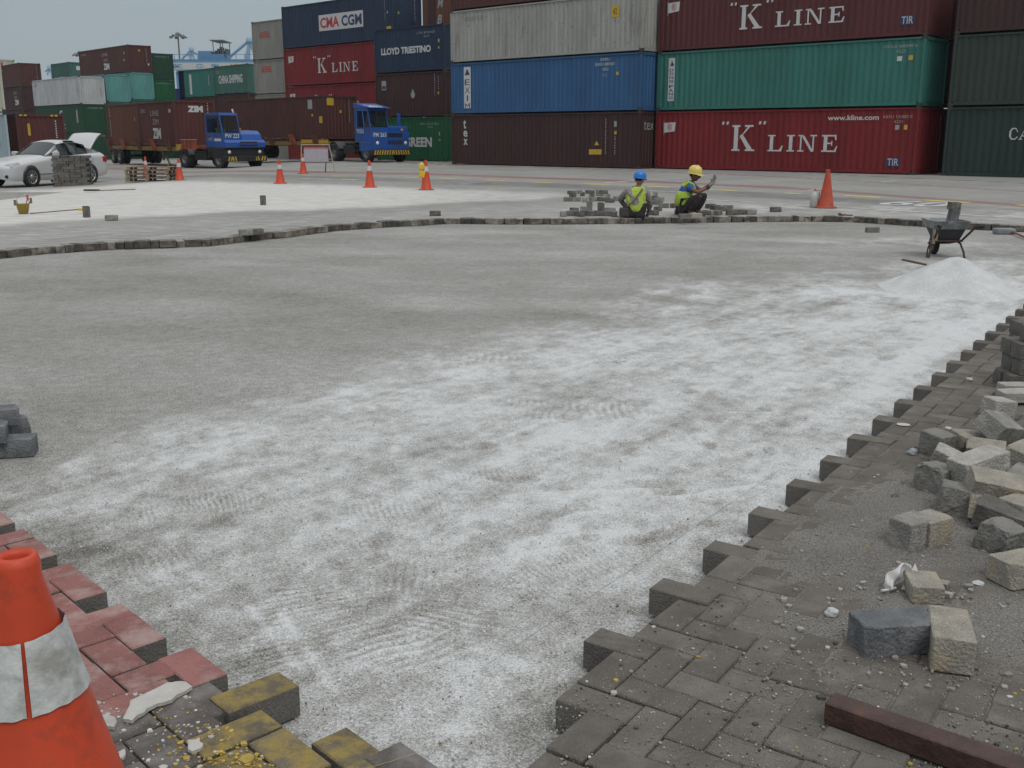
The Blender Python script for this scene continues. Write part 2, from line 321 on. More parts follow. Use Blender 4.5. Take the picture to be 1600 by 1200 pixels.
# long drag marks near the lower middle
for (x0,y0,x1,y1,wd) in [(800,1040,720,1140,.05),(390,950,470,1050,.02),(440,960,520,1080,.02),(1050,780,1180,760,.03),(770,690,850,660,.02)]:
    p0=at(x0,y0,PIT); p1=at(x1,y1,PIT); d=(p1-p0); ln=d.length; d/=ln; t_=np.clip((XX-p0.x)*d.x+(YY-p0.y)*d.y,0,ln); q=np.hypot(XX-p0.x-t_*d.x,YY-p0.y-t_*d.y)
    k=np.exp(-(q/wd)**2); dust+=.22*k; Zs+=.006*k
# brown grit: dark scuffed spots
for (px,py,rx,ry) in [(345,815,.16,.1),(420,850,.1,.05),(300,870,.1,.1),(150,860,.12,.14),(860,1120,.25,.12),(640,600,.15,.06),(1270,610,.15,.1)]:
    a,b,u,v=patch(px,py,rx,ry,60); dust-=.24*np.exp(-(a*a+b*b))*(.4+1.2*n_mid)
# pale scatter on the far right of the bed
for (px,py,rx,ry) in [(1390,378,1.6,.8),(1560,420,1.3,.7),(1500,500,1.2,.6),(1240,455,1.6,.5)]:
    a,b,u,v=patch(px,py,rx,ry,90); dust+=.36*np.exp(-(a*a+b*b))*np.clip(2.2*(n_mid-.25),0,1.3)
# the sand thins out against the bricks and lies a little deeper where it was pulled back
Zs-=.012*np.exp(-(dR/.12)**2)+.010*np.exp(-(dL/.12)**2)
link('sand_bed',grid_mesh('sand_bed',XX,YY,Zs,SAND,{'dust':np.clip(dust,.02,.98)})); tag(bpy.data.objects['sand_bed'],kind='structure')
del XX,YY,Zs,dust,wx,wy,sd
# ---- subsoil below everything, reaching the horizon ------------------------------
soil=mat('subsoil',(.2,.19,.17),.95,var=.2,vs=.3)
xs=np.concatenate([-np.geomspace(1500,60,14),np.linspace(-55,55,60),np.geomspace(60,1500,14)]); ys=np.concatenate([-np.geomspace(1500,5,14),np.linspace(0,120,60),np.geomspace(130,1800,14)])
GX,GY=np.meshgrid(xs,ys); GZ=np.vectorize(zg)(GX,GY)-.14
tag(link('ground',grid_mesh('ground',GX,GY,GZ,soil)),kind='structure')
# ---- far paved yard -------------------------------------------------------------
def mat_yard():
    m=bpy.data.materials.new('yard_paving'); m.use_nodes=True; t=m.node_tree; p=t.nodes['Principled BSDF']; p.inputs['Roughness'].default_value=.9; p.inputs['Specular IOR Level'].default_value=.2
    tc=N(t,'ShaderNodeTexCoord'); mp=N(t,'ShaderNodeMapping'); mp.inputs['Rotation'].default_value=(0,0,R(10)); L(t,tc.outputs['Object'],mp.inputs[0])
    br=N(t,'ShaderNodeTexBrick'); br.inputs['Scale'].default_value=1; br.inputs['Brick Width'].default_value=.225; br.inputs['Row Height'].default_value=.1125; br.inputs['Mortar Size'].default_value=.006
    br.inputs['Color1'].default_value=(.245,.243,.23,1); br.inputs['Color2'].default_value=(.29,.286,.272,1); br.inputs['Mortar'].default_value=(.22,.215,.20,1); L(t,mp.outputs[0],br.inputs['Vector'])
    n1=N(t,'ShaderNodeTexNoise'); n1.inputs['Scale'].default_value=.35; n1.inputs['Detail'].default_value=8; n1.inputs['Roughness'].default_value=.6; L(t,tc.outputs['Object'],n1.inputs['Vector'])
    r1=N(t,'ShaderNodeMapRange'); L(t,n1.outputs['Fac'],r1.inputs[0]); r1.inputs[1].default_value=.3; r1.inputs[2].default_value=.7; r1.inputs[3].default_value=.86; r1.inputs[4].default_value=1.14
    s1=N(t,'ShaderNodeVectorMath',operation='SCALE'); L(t,br.outputs[0],s1.inputs[0]); L(t,r1.outputs[0],s1.inputs['Scale'])
    st=N(t,'ShaderNodeAttribute'); st.attribute_name='stain'; m1=N(t,'ShaderNodeMix',data_type='RGBA'); L(t,st.outputs['Fac'],m1.inputs['Factor']); L(t,s1.outputs[0],m1.inputs[6]); m1.inputs[7].default_value=(.13,.13,.127,1)
    re=N(t,'ShaderNodeAttribute'); re.attribute_name='red'; m0=N(t,'ShaderNodeMix',data_type='RGBA'); L(t,re.outputs['Fac'],m0.inputs['Factor']); L(t,m1.outputs[2],m0.inputs[6]); m0.inputs[7].default_value=(.22,.125,.112,1)
    sn=N(t,'ShaderNodeAttribute'); sn.attribute_name='sand'
    n2=N(t,'ShaderNodeTexNoise'); n2.inputs['Scale'].default_value=5; n2.inputs['Detail'].default_value=9; n2.inputs['Roughness'].default_value=.75
    mp2=N(t,'ShaderNodeMapping'); mp2.inputs['Scale'].default_value=(.35,1.3,1); mp2.inputs['Rotation'].default_value=(0,0,R(8)); L(t,tc.outputs['Object'],mp2.inputs[0]); L(t,mp2.outputs[0],n2.inputs['Vector'])
    r2=N(t,'ShaderNodeMapRange'); L(t,n2.outputs['Fac'],r2.inputs[0]); r2.inputs[1].default_value=.3; r2.inputs[2].default_value=.7; r2.inputs[3].default_value=-.45; r2.inputs[4].default_value=.45
    a1=N(t,'ShaderNodeMath',operation='ADD',use_clamp=True); L(t,sn.outputs['Fac'],a1.inputs[0]); L(t,r2.outputs[0],a1.inputs[1])
    a2=N(t,'ShaderNodeMapRange'); L(t,a1.outputs[0],a2.inputs[0]); a2.inputs[1].default_value=.15; a2.inputs[2].default_value=.85
    m2=N(t,'ShaderNodeMix',data_type='RGBA'); L(t,a2.outputs[0],m2.inputs['Factor']); L(t,m0.outputs[2],m2.inputs[6]); m2.inputs[7].default_value=(.56,.55,.525,1)
    L(t,m2.outputs[2],p.inputs['Base Color'])
    return m
azs=np.linspace(math.atan(-2600/1656.),math.atan(2600/1656.),900)
tt=np.concatenate([np.linspace(0,1,150)**1.6*.985,np.linspace(.986,1,12)])
AZ,TT=np.meshgrid(azs,tt); Y0=far_edge_Y(AZ)+.10
# rows spread by picture height so that the bands are resolved, last rows run out to the horizon
K0=1/Y0; YY=1/(K0*(1-TT)+TT*(1/1600.)); XX=YY*np.tan(AZ)
ZZ=np.vectorize(zg)(XX,YY)-.004
def band(pts,w0,w1=None):
    q=[atg(a,b) for a,b in pts]; x=np.array([p.x for p in q]); y=np.array([p.y for p in q]); Yc=np.interp(XX,x,y); out=(XX>=x[0])&(XX<=x[-1])
    d=(YY-Yc)/w0; return np.exp(-d**4)*out
nb=fbm(XX*.6,YY*.6,4,3); n3=fbm(XX*2.5,YY*1.2,4,8)
red=1.0*band([(-400,257),(154,262),(400,267.5),(675,272),(840,278),(1026,284),(1240,294),(1600,321),(1900,348)],.95)*(.6+.6*nb)
red=np.maximum(red,.9*band([(-400,246),(400,252),(700,258),(860,261),(1037,268),(1240,277),(1600,299),(1900,320)],.42))
stain=.75*band([(-200,268),(400,275),(600,280),(900,291),(1100,300),(1300,310),(1600,331),(1900,355)],1.7)*(.2+1.2*nb)*(.4+1.1*n3)
stain=np.maximum(stain,.8*band([(300,250),(500,248),(705,257),(1030,259),(1240,269),(1440,279),(1600,286),(1900,300)],.35))
bx,by=[],[]
def inpoly(poly,X,Y,z=0):
    P=[atg(a,b) for a,b in poly]; ins=np.zeros(X.shape,bool); j=len(P)-1
    for i in range(len(P)):
        a,b=P[i],P[j]; c=((a.y>Y)!=(b.y>Y)); ins^=c&(X<(b.x-a.x)*(Y-a.y)/(b.y-a.y+1e-12)+a.x); j=i
    return ins
Xw=XX+.5*(fbm(XX*1.1,YY*1.1,4,77)-.5); Yw=YY+.9*(fbm(XX*.7,YY*.7,4,78)-.5)
inside=inpoly([(-900,330),(-300,312),(0,299),(60,296),(130,292),(280,282),(400,285),(600,291),(760,297),(860,300),(905,305),(850,312),(700,317),(600,323),(400,330),(200,339),(0,352),(-300,366),(-600,385)],Xw,Yw).astype(float)
core=inside.copy()
for _ in range(10):
    core[1:-1,1:-1]=(core[1:-1,1:-1]*2+core[:-2,1:-1]+core[2:,1:-1]+core[1:-1,:-2]+core[1:-1,2:])/6
sand=core*(.93-.35*sstep(6,2,-XX-2)*0)
sand=np.where(core>0,core*(.42+.32*sstep(2.5,-5,XX)),0)
dedge=YY-far_edge_Y(AZ)
sand+=.20*np.exp(-((dedge-1.8)/2.6)**2)*(1-core)*(.5+1.*n3)
sand+=.25*np.exp(-((dedge-2.6)/2.2)**2)*sstep(-1,5,XX)*sstep(.42,.7,n3)
tag(link('paved_yard',grid_mesh('paved_yard',XX,YY,ZZ,mat_yard(),{'stain':np.clip(stain,0,1),'red':np.clip(red,0,1),'sand':np.clip(sand,0,1)})),kind='structure')
del XX,YY,ZZ,Xw,Yw
# ---- painted markings on the yard (4 mm sheets) --------------------------------------
def stripe(pts,wd,m,name,n=12):
    mb=MB(); P=[]
    for i in range(len(pts)-1):
        for k in range(n): t_=k/n; P.append((pts[i][0]*(1-t_)+pts[i+1][0]*t_,pts[i][1]*(1-t_)+pts[i+1][1]*t_))
    P.append(pts[-1]); G=[atg(*p) for p in P]; vs=[]
    for i,g in enumerate(G):
        d=(G[min(i+1,len(G)-1)]-G[max(i-1,0)]); d.z=0; d.normalize(); s_=Vector((-d.y,d.x,0))*wd/2
        for q in (g-s_,g+s_): vs.append((q.x,q.y,zg(q.x,q.y)+.001))
    mb.add(vs,[(2*i,2*i+2,2*i+3,2*i+1) for i in range(len(G)-1)])
    return tag(mb.build(name,m,None,fix=False),kind='structure')
wp=mat('road_white',(.50,.51,.50),.8,var=.25,vs=3,dirt=(.26,.255,.24),da=.75,ds=2)
yp=mat('road_yellow',(.52,.43,.13),.8,var=.2,vs=3,dirt=(.30,.28,.2),da=.3,ds=2)
stripe([(1085,310),(1112,312.5),(1303,323),(1600,341),(1750,352)],.16,wp,'lane_line')
stripe([(154,276),(230,279),(300,282)],.10,wp,'lane_line'); stripe([(493,286.6),(548,287.6)],.10,wp,'lane_line')
stripe([(1002,297.2),(1064,300)],.10,wp,'lane_line'); stripe([(945,286),(992,281.5)],.14,wp,'lane_line')
stripe([(700,287.6),(742,286),(775,286.4)],.12,wp,'lane_line'); stripe([(703,288.2),(774,289.4)],.10,wp,'lane_line'); stripe([(700,275),(757,272.8)],.10,wp,'lane_line')
stripe([(1259,298),(1303,293.5)],.14,wp,'lane_line'); stripe([(1376,284),(1404,281.5)],.16,wp,'lane_line')
stripe([(470,279),(560,281)],.3,wp,'lane_line')
for a,b,c,d in [(518,275,543,275.4),(470,273.5,490,274),(631,277,653,277.5),(689,279,716,280),(757,281.5,790,282.4),(832,284.5,864,285.8),(912,287.4,955,288.6),(1012,291,1047,292.6),(1105,296,1152,298),(1224,301.5,1254,303),(1320,305.5,1378,308.8),(1445,312.5,1515,316.5),(1590,320,1660,325)]:
    stripe([(a,b),(c,d)],.30,yp,'yellow_dash',4)
G0=atg(1362,319); G1=atg(1465,323.5); ang=math.atan2(G1.y-G0.y,G1.x-G0.x)
V,F=txt_mesh('60',.02); mb=MB(); Mx=Matrix.Translation((G0.x,G0.y,.002))@Matrix.Rotation(ang,4,'Z')
sx=(G1-G0).length/V[:,0].max(); top=atg(1362,312); sy=(top-G0).length/V[:,1].max()
mb.add([Mx@Vector((a*sx,b*sy,0)) for a,b,_ in V],F); tag(mb.build('painted_number',wp,None,fix=False),kind='structure')
# ---- real bricks ---------------------------------------------------------------------
def mat_brick(name,c,**k): return mat(name,c,.92,var=k.pop('var',.22),vs=k.pop('vs',9),bump=.7,bs=120,attr='var',fine=.22,fs=260,spec=.25,**k)
B_GREY=mat_brick('brick_grey',(.128,.117,.103),dirt=(.195,.182,.165),da=.55,ds=4)
B_DARK=mat_brick('brick_dark',(.10,.09,.083),dirt=(.21,.20,.19),da=.7,ds=6)
B_RED=mat_brick('brick_red',(.255,.118,.107),dirt=(.36,.265,.245),da=.7,ds=6)
B_YEL=mat_brick('brick_yellow',(.13,.112,.082),dirt=(.30,.225,.065),da=.9,ds=13)
B_SIDE=mat_brick('brick_side',(.155,.145,.132),dirt=(.09,.085,.08),da=.5,ds=8)
BM=[B_GREY,B_DARK,B_RED,B_YEL,B_SIDE]
def brick(mb,c,ax,ay,lx,ly,zt,h,m,a,tilt=(0,0),cham=.004):
    """brick centred at c (on top plane zt) with half sizes lx,ly along axes ax,ay; small chamfer round the top"""
    vs=[]
    for (k,z) in ((1.,-h),(1.,-cham)):
        for sx,sy in ((-1,-1),(1,-1),(1,1),(-1,1)): vs.append(c+ax*lx*sx*k+ay*ly*sy*k+Vector((0,0,zt+z)))
    for sx,sy in ((-1,-1),(1,-1),(1,1),(-1,1)): vs.append(c+ax*(lx-cham)*sx+ay*(ly-cham)*sy+Vector((0,0,zt)))
    for i,v in enumerate(vs): v.z+=(v-c).dot(ax)*tilt[0]+(v-c).dot(ay)*tilt[1]
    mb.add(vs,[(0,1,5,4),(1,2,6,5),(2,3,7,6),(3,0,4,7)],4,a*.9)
    mb.add(vs,[(4,5,9,8),(5,6,10,9),(6,7,11,10),(7,4,8,11),(8,9,10,11)],m,a)
def herring(mb,o,u,v,a,rng_i,rows,matf,keep,seed,flip=False,joint=.004):
    rr=random.Random(seed)
    for j in rows:
        for i in rng_i:
            c=(i-j)%4
            if c==0: ci,cj,lx,ly=i+1,j+.5,a,a/2
            elif c==3: ci,cj,lx,ly=i+.5,j+1,a/2,a
            else: continue
            if not keep(ci,cj,lx>ly): continue
            p=o+u*(ci*a)+v*(cj*a); p=p+Vector((rr.gauss(0,.0015),rr.gauss(0,.0015),0))
            brick(mb,p,u,v,lx-joint/2-rr.random()*.0015,ly-joint/2-rr.random()*.0015,rr.gauss(0,.0018),.095,matf(p),rr.uniform(.86,1.16),(rr.gauss(0,.010),rr.gauss(0,.010)))
def pxof(p):
    z=p.z-EYE; Z=p.y*cp-z*sp; return 800+FPX*p.x/Z,600-FPX*(p.y*sp+z*cp)/Z
mb=MB(); aR=.1096
def keepR(ci,cj,hz):
    p=oR+uR*(ci*aR)+vR*(cj*aR); x_,y_=pxof(p); return p.y>1.55 and cj>-.3 and cj<70 and not (x_<888 and y_>1045) and p.y<far_edge_Y(math.atan2(p.x,p.y))+.2 and abs(p.x)<13
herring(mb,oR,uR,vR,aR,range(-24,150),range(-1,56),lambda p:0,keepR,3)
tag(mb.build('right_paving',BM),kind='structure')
mb=MB(); aL=.1125
redline=[(-400,1400),(150,1118),(200,1100),(275,1078),(350,1070),(420,1030)]
def matL(p):
    x,y=pxof(p)
    yb=np.interp(x,[a for a,b in redline],[b for a,b in redline])
    if y<yb: return 2
    # painted stripe along the edge
    d=-((p.x-oL.x)*vL.x+(p.y-oL.y)*vL.y)
    if x>335 and d>-.36: return 3
    return 1
def keepL(ci,cj,hz):
    p=oL+uL*(ci*aL)+vL*(cj*aL); return p.y>1.5 and cj>-.6 and p.x<-.03 and p.y<9
herring(mb,oL,-uL,vL,aL,range(-60,24),range(-1,34),matL,lambda ci,cj,hz: cj>-.6 and (lambda p:p.y>1.5 and not (285<pxof(p)[0]<400 and 1025<pxof(p)[1]<1105) and p.x<-.27 and p.y<9)(oL-uL*(ci*aL)+vL*(cj*aL)),5)
# the odd edge bricks close to the camera
brick(mb,at(640,1200,0),uL,vL,.11,.055,.0,.095,1,1.0)
brick(mb,at(300,1042,0),uL,vL,.108,.054,.004,.095,2,1.08)
brick(mb,at(398,1082,0),vL,uL,.108,.054,.005,.095,3,1.0,(.02,0))
brick(mb,at(552,1172,0),uL,vL,.108,.054,-.005,.095,3,1.0)
brick(mb,at(318,1088,0),uL,vL,.108,.054,-.003,.095,1,1.0)
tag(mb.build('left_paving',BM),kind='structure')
# far edge course: brick ends seen along the far side of the pit
mb=MB(); rr=random.Random(9); s=0; pts=[]
for a_ in np.linspace(fe_az[0],fe_az[-1],1400): y=float(far_edge_Y(a_)); pts.append(Vector((y*math.tan(a_),y,0)))
acc=0; i=0
while i<len(pts)-2:
    wd=rr.choice([.1125,.1125,.225,.225,.1125]); j=i; d=0
    while j<len(pts)-1 and d<wd: d+=(pts[j+1]-pts[j]).length; j+=1
    a_,b_=pts[i],pts[j]; t_=(b_-a_).normalized(); n_=Vector((-t_.y,t_.x,0)); off=rr.uniform(-.03,.03)
    c=(a_+b_)/2+n_*(.055+off); th=rr.gauss(0,.05); tt_=(t_*math.cos(th)+n_*math.sin(th)); nn=Vector((-tt_.y,tt_.x,0))
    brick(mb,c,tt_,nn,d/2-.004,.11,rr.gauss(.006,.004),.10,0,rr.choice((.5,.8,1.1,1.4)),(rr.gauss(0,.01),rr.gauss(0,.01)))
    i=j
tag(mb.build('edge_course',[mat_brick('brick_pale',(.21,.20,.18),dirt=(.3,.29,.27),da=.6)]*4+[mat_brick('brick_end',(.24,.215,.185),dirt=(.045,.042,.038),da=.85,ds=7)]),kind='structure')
# dirt film that fills joints and covers part of the right-hand bricks
def mat_dirt():
    m=mat('gravelly_dirt',(.185,.175,.16),.97,var=.22,vs=2.5,bump=1,bs=170,dirt=(.29,.28,.262),da=.5,ds=110,fine=.45,fs=150,spec=.1); return m
mb=None
us=np.arange(-1.0,14,.014); vs_=np.arange(.0,5.2,.014); U,Vv=np.meshgrid(us,vs_)
X=oR.x+U*uR.x+Vv*vR.x; Y=oR.y+U*uR.y+Vv*vR.y
c1=at(1500,800,0); cov=.0
cover=fbm(X*1.7,Y*1.7,5,101,.6)-.5
blob=1.25*np.exp(-(((X-1.75)/1.15)**2+((Y-3.75)/.8)**2))+.9*np.exp(-(((X-1.35)/.8)**2+((Y-2.95)/.25)**2))+.5*sstep(.8,2.6,Vv)*sstep(6,3.4,Y)+.30*sstep(3.0,4.2,Y)
Z=-.0075+.020*(cover*1.15+blob*.55-.22)+.005*(fbm(X*16,Y*16,3,102)-.5)+.004*(fbm(X*70,Y*70,2,103)-.5)
Z=np.clip(Z,-.02,.014)
Z=np.where(Vv<.06,-.03,Z)
zz_=Y*cp+EYE*sp; PXg=800+FPX*X/zz_; PYg=600-FPX*(Y*sp-EYE*cp)/zz_
dd=link('loose_dirt',grid_mesh('loose_dirt',X,Y,Z,mat_dirt(),mask=~((PXg<905)&(PYg>1040)))); tag(dd,'grey gravelly dirt lying over the pavers on the right of the pit','dirt',kind='stuff')
# ============================================================ shipping containers
def cpaint(name,c,rust=.35,rc=(.10,.045,.025)):
    if name in MC: return MC[name]
    m=mat(name,c,.62,var=.16,vs=1.2,spec=.35,strz=.25)
    t=m.node_tree; p=t.nodes['Principled BSDF']; src=p.inputs['Base Color'].links[0].from_socket
    tc=N(t,'ShaderNodeTexCoord'); mp=N(t,'ShaderNodeMapping'); mp.inputs['Scale'].default_value=(3,3,.35); L(t,tc.outputs['Object'],mp.inputs[0])
    n=N(t,'ShaderNodeTexNoise'); n.inputs['Scale'].default_value=1.6; n.inputs['Detail'].default_value=9; n.inputs['Roughness'].default_value=.7; L(t,mp.outputs[0],n.inputs['Vector'])
    r=N(t,'ShaderNodeMapRange'); L(t,n.outputs['Fac'],r.inputs[0]); r.inputs[1].default_value=.70-.25*rust; r.inputs[2].default_value=.80-.12*rust; r.inputs[4].default_value=.75
    # dents and scrapes: small bare spots
    n2=N(t,'ShaderNodeTexNoise'); n2.inputs['Scale'].default_value=9; n2.inputs['Detail'].default_value=6; L(t,tc.outputs['Object'],n2.inputs['Vector'])
    r2=N(t,'ShaderNodeMapRange'); L(t,n2.outputs['Fac'],r2.inputs[0]); r2.inputs[1].default_value=.72-.1*rust; r2.inputs[2].default_value=.76-.1*rust; r2.inputs[4].default_value=.8
    mxx=N(t,'ShaderNodeMath',operation='MAXIMUM'); L(t,r.outputs[0],mxx.inputs[0]); L(t,r2.outputs[0],mxx.inputs[1])
    mi=N(t,'ShaderNodeMix',data_type='RGBA'); L(t,mxx.outputs[0],mi.inputs['Factor']); L(t,src,mi.inputs[6]); mi.inputs[7].default_value=(*rc,1); L(t,mi.outputs[2],p.inputs['Base Color'])
    return m
COL={'red':(0.171,0.014,0.017),'dred':(0.091,0.023,0.025),'maroon':(0.046,0.020,0.020),'brown':(0.074,0.026,0.023),'zim':(0.092,0.030,0.028),'orange':(0.114,0.042,0.025),
'blue':(0.029,0.096,0.217),'navy':(0.016,0.033,0.068),'indigo':(0.011,0.018,0.080),'lloyd':(0.014,0.032,0.068),'teal':(0.034,0.153,0.128),'seateal':(0.101,0.276,0.260),'cs':(0.044,0.118,0.097),
'green':(0.012,0.101,0.043),'dgreen':(0.010,0.054,0.027),'bottle':(0.019,0.037,0.032),'olive':(0.028,0.044,0.036),'grey':(0.306,0.310,0.289),'oocl':(0.221,0.221,0.201),'white':(0.406,0.421,0.428),'cream':(0.407,0.415,0.343),'pale':(0.310,0.390,0.422)}
CMAT={k:cpaint('container_'+k,v,rust={'white':.55,'grey':.6,'oocl':.35,'cream':.4}.get(k,.3)) for k,v in COL.items()}
castm=cpaint('casting_steel',(.05,.04,.035),.6)
CM={}
def cont_meshes(Lc,h,key):
    k=(Lc,h,key)
    if k in CM: return CM[k]
    m=CMAT[key]
    def corr(n0,n1,flip,vert0,vert1,pitch,fl,dep):
        """corrugated sheet profile from n0 to n1: list of (pos,depth)"""
        out=[];x=n0; n=max(1,round((n1-n0)/pitch)); pt=(n1-n0)/n; sl=(pt-2*fl)/2
        for i in range(n): out+=[(x,0),(x+fl,0),(x+fl+sl,dep),(x+2*fl+sl,dep)]; x+=pt
        out.append((n1,0)); return out
    side=MB(); pr_=corr(.10,Lc-.10,0,0,0,.278,.072,.036); z0,z1=.16,h-.11
    side.add([(a,.030+d,z) for a,d in pr_ for z in (z0,z1)],[(2*i,2*i+2,2*i+3,2*i+1) for i in range(len(pr_)-1)])
    end=MB(); pr_=corr(.10,2.34,0,0,0,.25,.07,.045)
    end.add([(-.030-d,a,z) for a,d in pr_ for z in (z0+.02,z1-.02)],[(2*i,2*i+2,2*i+3,2*i+1) for i in range(len(pr_)-1)])
    roof=MB(); roof.box(.06,Lc-.06,.06,2.38,h-.05,h-.03)
    fr=MB(); W=2.438
    for x in (0,Lc-.11):
        for y in (0,W-.11): fr.box(x,x+.11,y,y+.11,.118,h-.118)
    for y in (0,W-.06): fr.box(.178,Lc-.178,y+.003,y+.057,h-.105,h-.035); fr.box(.178,Lc-.178,y+.003,y+.057,.04,.165)
    for x in (.004,Lc-.064): fr.box(x,x+.06,.162,W-.162,h-.14,h-.02); fr.box(x,x+.06,.162,W-.162,.02,.17)
    fr.box(.1,Lc-.1,.1,W-.1,.06,.12)
    pk=MB()
    if Lc<7: pk.box(1.9,2.3,-.001,.004,.03,.13)
    ca=MB(); ca.box(-.003,.175,-.003,.159,-.0,.118)
    CM[k]=(side.mesh('side_wall',m),end.mesh('end_wall',m),roof.mesh('roof',m),fr.mesh('frame',m),ca.mesh('corner_casting',castm),pk.mesh('fork_pocket',black) if Lc<7 else None)
    return CM[k]
H0=2.591; HC=2.896; L40=12.19; L20=6.06
def container(Lc,h,key,loc,az,label,group=None,detail=True):
    """az: heading of the long axis (left to right as seen from the camera); loc: left front bottom corner"""
    rz=PI/2-R(az); t=thing('shipping_container',label,'shipping container',loc,rz,group)
    s,e_,r,f,c,pk=cont_meshes(Lc,h,key)
    link('side_wall',s,t); o=link('side_wall',s,t); o.rotation_euler=(0,0,PI); o.location=(Lc,2.438,0)
    o=link('end_wall',e_,t); o.location=(Lc,0,0); o=link('end_wall',e_,t); o.rotation_euler=(0,0,PI); o.location=(0,2.438,0)
    link('roof',r,t); link('frame',f,t)
    if pk: link('fork_pocket',pk,t); o=link('fork_pocket',pk,t); o.location=(1.86,0,0)
    if detail:
        for i in range(8):
            X,Y,Z=i&1,(i>>1)&1,(i>>2)&1; o=link('corner_casting',c,t); o.location=(X*Lc,Y*2.438,Z*(h-.118))
            o.scale=(1,1,1)
            if X and Y: o.rotation_euler=(0,0,PI)
            elif X: o.rotation_euler=(0,0,PI/2)
            elif Y: o.rotation_euler=(0,0,-PI/2)
    return t
def stack(x0,y0,th,tiers,zb=None):
    """tiers: (length, height, colour, label) from the ground up; th = angle of the row; x0,y0 left front corner"""
    az=180-th; z=zg(x0+4,y0-4) if zb is None else zb; out=[]
    for T in tiers:
        Lc,h,k,lab=T[:4]; dx=T[4] if len(T)>4 else 0
        out.append(container(Lc,h,k,(x0+dx*math.sin(R(az)),y0+dx*math.cos(R(az)),z),az,lab)); z+=h+.012
    return out
S=('side',); E40=('end',L40); E20=('end',L20)
def code(c,x,y,face,a='KKFU 131883 0',b='4221',hh=.13,m=dimwhite,wd=1.5):
    letters(a,x,y,hh,face,c,m,width=wd); letters(b,x+wd*.38,y-hh*1.7,hh,face,c,m,width=wd*.3)
def kline(c,x,y,hh,wf=1.0,part='KLINE'):
    hk=hh
    letters('K',x,y,hk,S,c,white,serif=True,wfac=wf)
    for dx in (-.42,-.22,1.22*wf,1.42*wf):
        q=MB(); q.add([(x+hk*(dx),.024,y+hk*1.02),(x+hk*(dx+.09),.024,y+hk*1.02),(x+hk*(dx+.12),.024,y+hk*1.14),(x+hk*(dx+.02),.024,y+hk*1.14)],[(0,1,2,3)]); q.build('quotation_mark',white,c,fix=False)
    letters('LINE',x+hk*1.62*wf,y,hk*.62,S,c,white,serif=True,wfac=wf*1.28,gap=1.10)
def flag(c,x,y,s=.55):
    plate(0,0,0,0,S,c,white,'flag',poly=[(x,y),(x+s*1.05,y+s*.12),(x+s*1.12,y+s*.85),(x+s*.02,y+s*.8)])
    plate(0,0,0,0,S,c,dimwhite,'flag_pole',k=0,poly=[(x-s*.04,y-s*.18),(x+.02*s,y-s*.18),(x+.02*s,y+s*.9),(x-s*.06,y+s*.9)])
    mb=MB(); n=16; cx,cy=x+s*.56,y+s*.47
    for r0,r1 in ((.27*s,.21*s),):
        mb.add([(cx+(r1 if k&1 else r0)*math.cos(2*PI*(k//2)/n)*.8,.024,cy+(r1 if k&1 else r0)*math.sin(2*PI*(k//2)/n)) for k in range(2*n)],[(2*k,(2*k+2)%(2*n),(2*k+3)%(2*n),2*k+1) for k in range(n)])
    mb.build('flag_ring',redp,c,fix=False); letters('K',cx-.11*s,cy-.13*s,.26*s,S,c,redp,bold=.03,depth=.003)
def tir(c,x,y): plate(x,x+.56,y,y+.34,S,c,navyp,'sign_panel'); letters('TIR',x+.05,y+.04,.27,S,c,white,width=.45,depth=.005)
def strips(c,x,y0,y1,face,m=dimwhite,wd=.05): # vertical row of small characters
    mb=MB(); y=y1; rr=random.Random(int(x*10))
    while y>y0:
        s_=rr.uniform(.07,.10); 
        if rr.random()>.12: mb.add([(x+a,.024,y+b) if face[0]=='side' else (face[1]-.024,x+a,y+b) for a,b in ((0,0),(wd,0),(wd,s_*.75),(0,s_*.75))],[(0,1,2,3)])
        y-=s_*1.45
    mb.build('code_strip',m,c,fix=False)
# --- K: red / green / dark red, right of the middle
K=stack(6.66,49.22,48.1,[(L40,H0,'red','bright red container with a web address, standing on the ground behind the workers'),
 (L40,H0,'teal','sea green container with a vertical white DONG FANG panel'),
 (L40,H0,'dred','dull dark red K LINE container above the sea green one')],0)
flag(K[0],.45,1.62); kline(K[0],3.95,.84,1.10,1.0); letters('www.kline.com',8.42,2.1,.20,S,K[0],white,width=2.15,bold=.02)
code(K[0],10.75,2.16,S,'KKFU 131883 0','4221',.11,wd=1.15); plate(11.25,11.42,1.72,1.9,S,K[0],dimwhite); plate(11.6,11.74,1.72,1.9,S,K[0],yellow); tir(K[0],11.0,.3)
flag(K[2],.45,1.62); kline(K[2],4.05,.70,.98,1.08); tir(K[2],11.1,.42)
plate(.58,.92,.42,2.3,S,K[1],white,'sign_panel')
for i,ch in enumerate('DONGFANG'): letters(ch,.64,1.72-i*.165-(.06 if i>3 else 0),.12,S,K[1],navyp,width=.22,bold=.02,depth=.003)
plate(0,0,0,0,S,K[1],navyp,'emblem',k=0,poly=[(.65,1.95),(.85,1.95),(.87,2.0),(.75,2.2),(.72,2.05)])
letters('Z',.68,2.08,.14,S,K[1],dimwhite,bold=.01,depth=.002)
code(K[1],10.55,2.2,S,'OOLU 400580 6','4222',.11,wd=1.3); plate(11.1,11.3,1.7,1.88,S,K[1],white); plate(11.55,11.72,1.72,1.9,S,K[1],yellow)
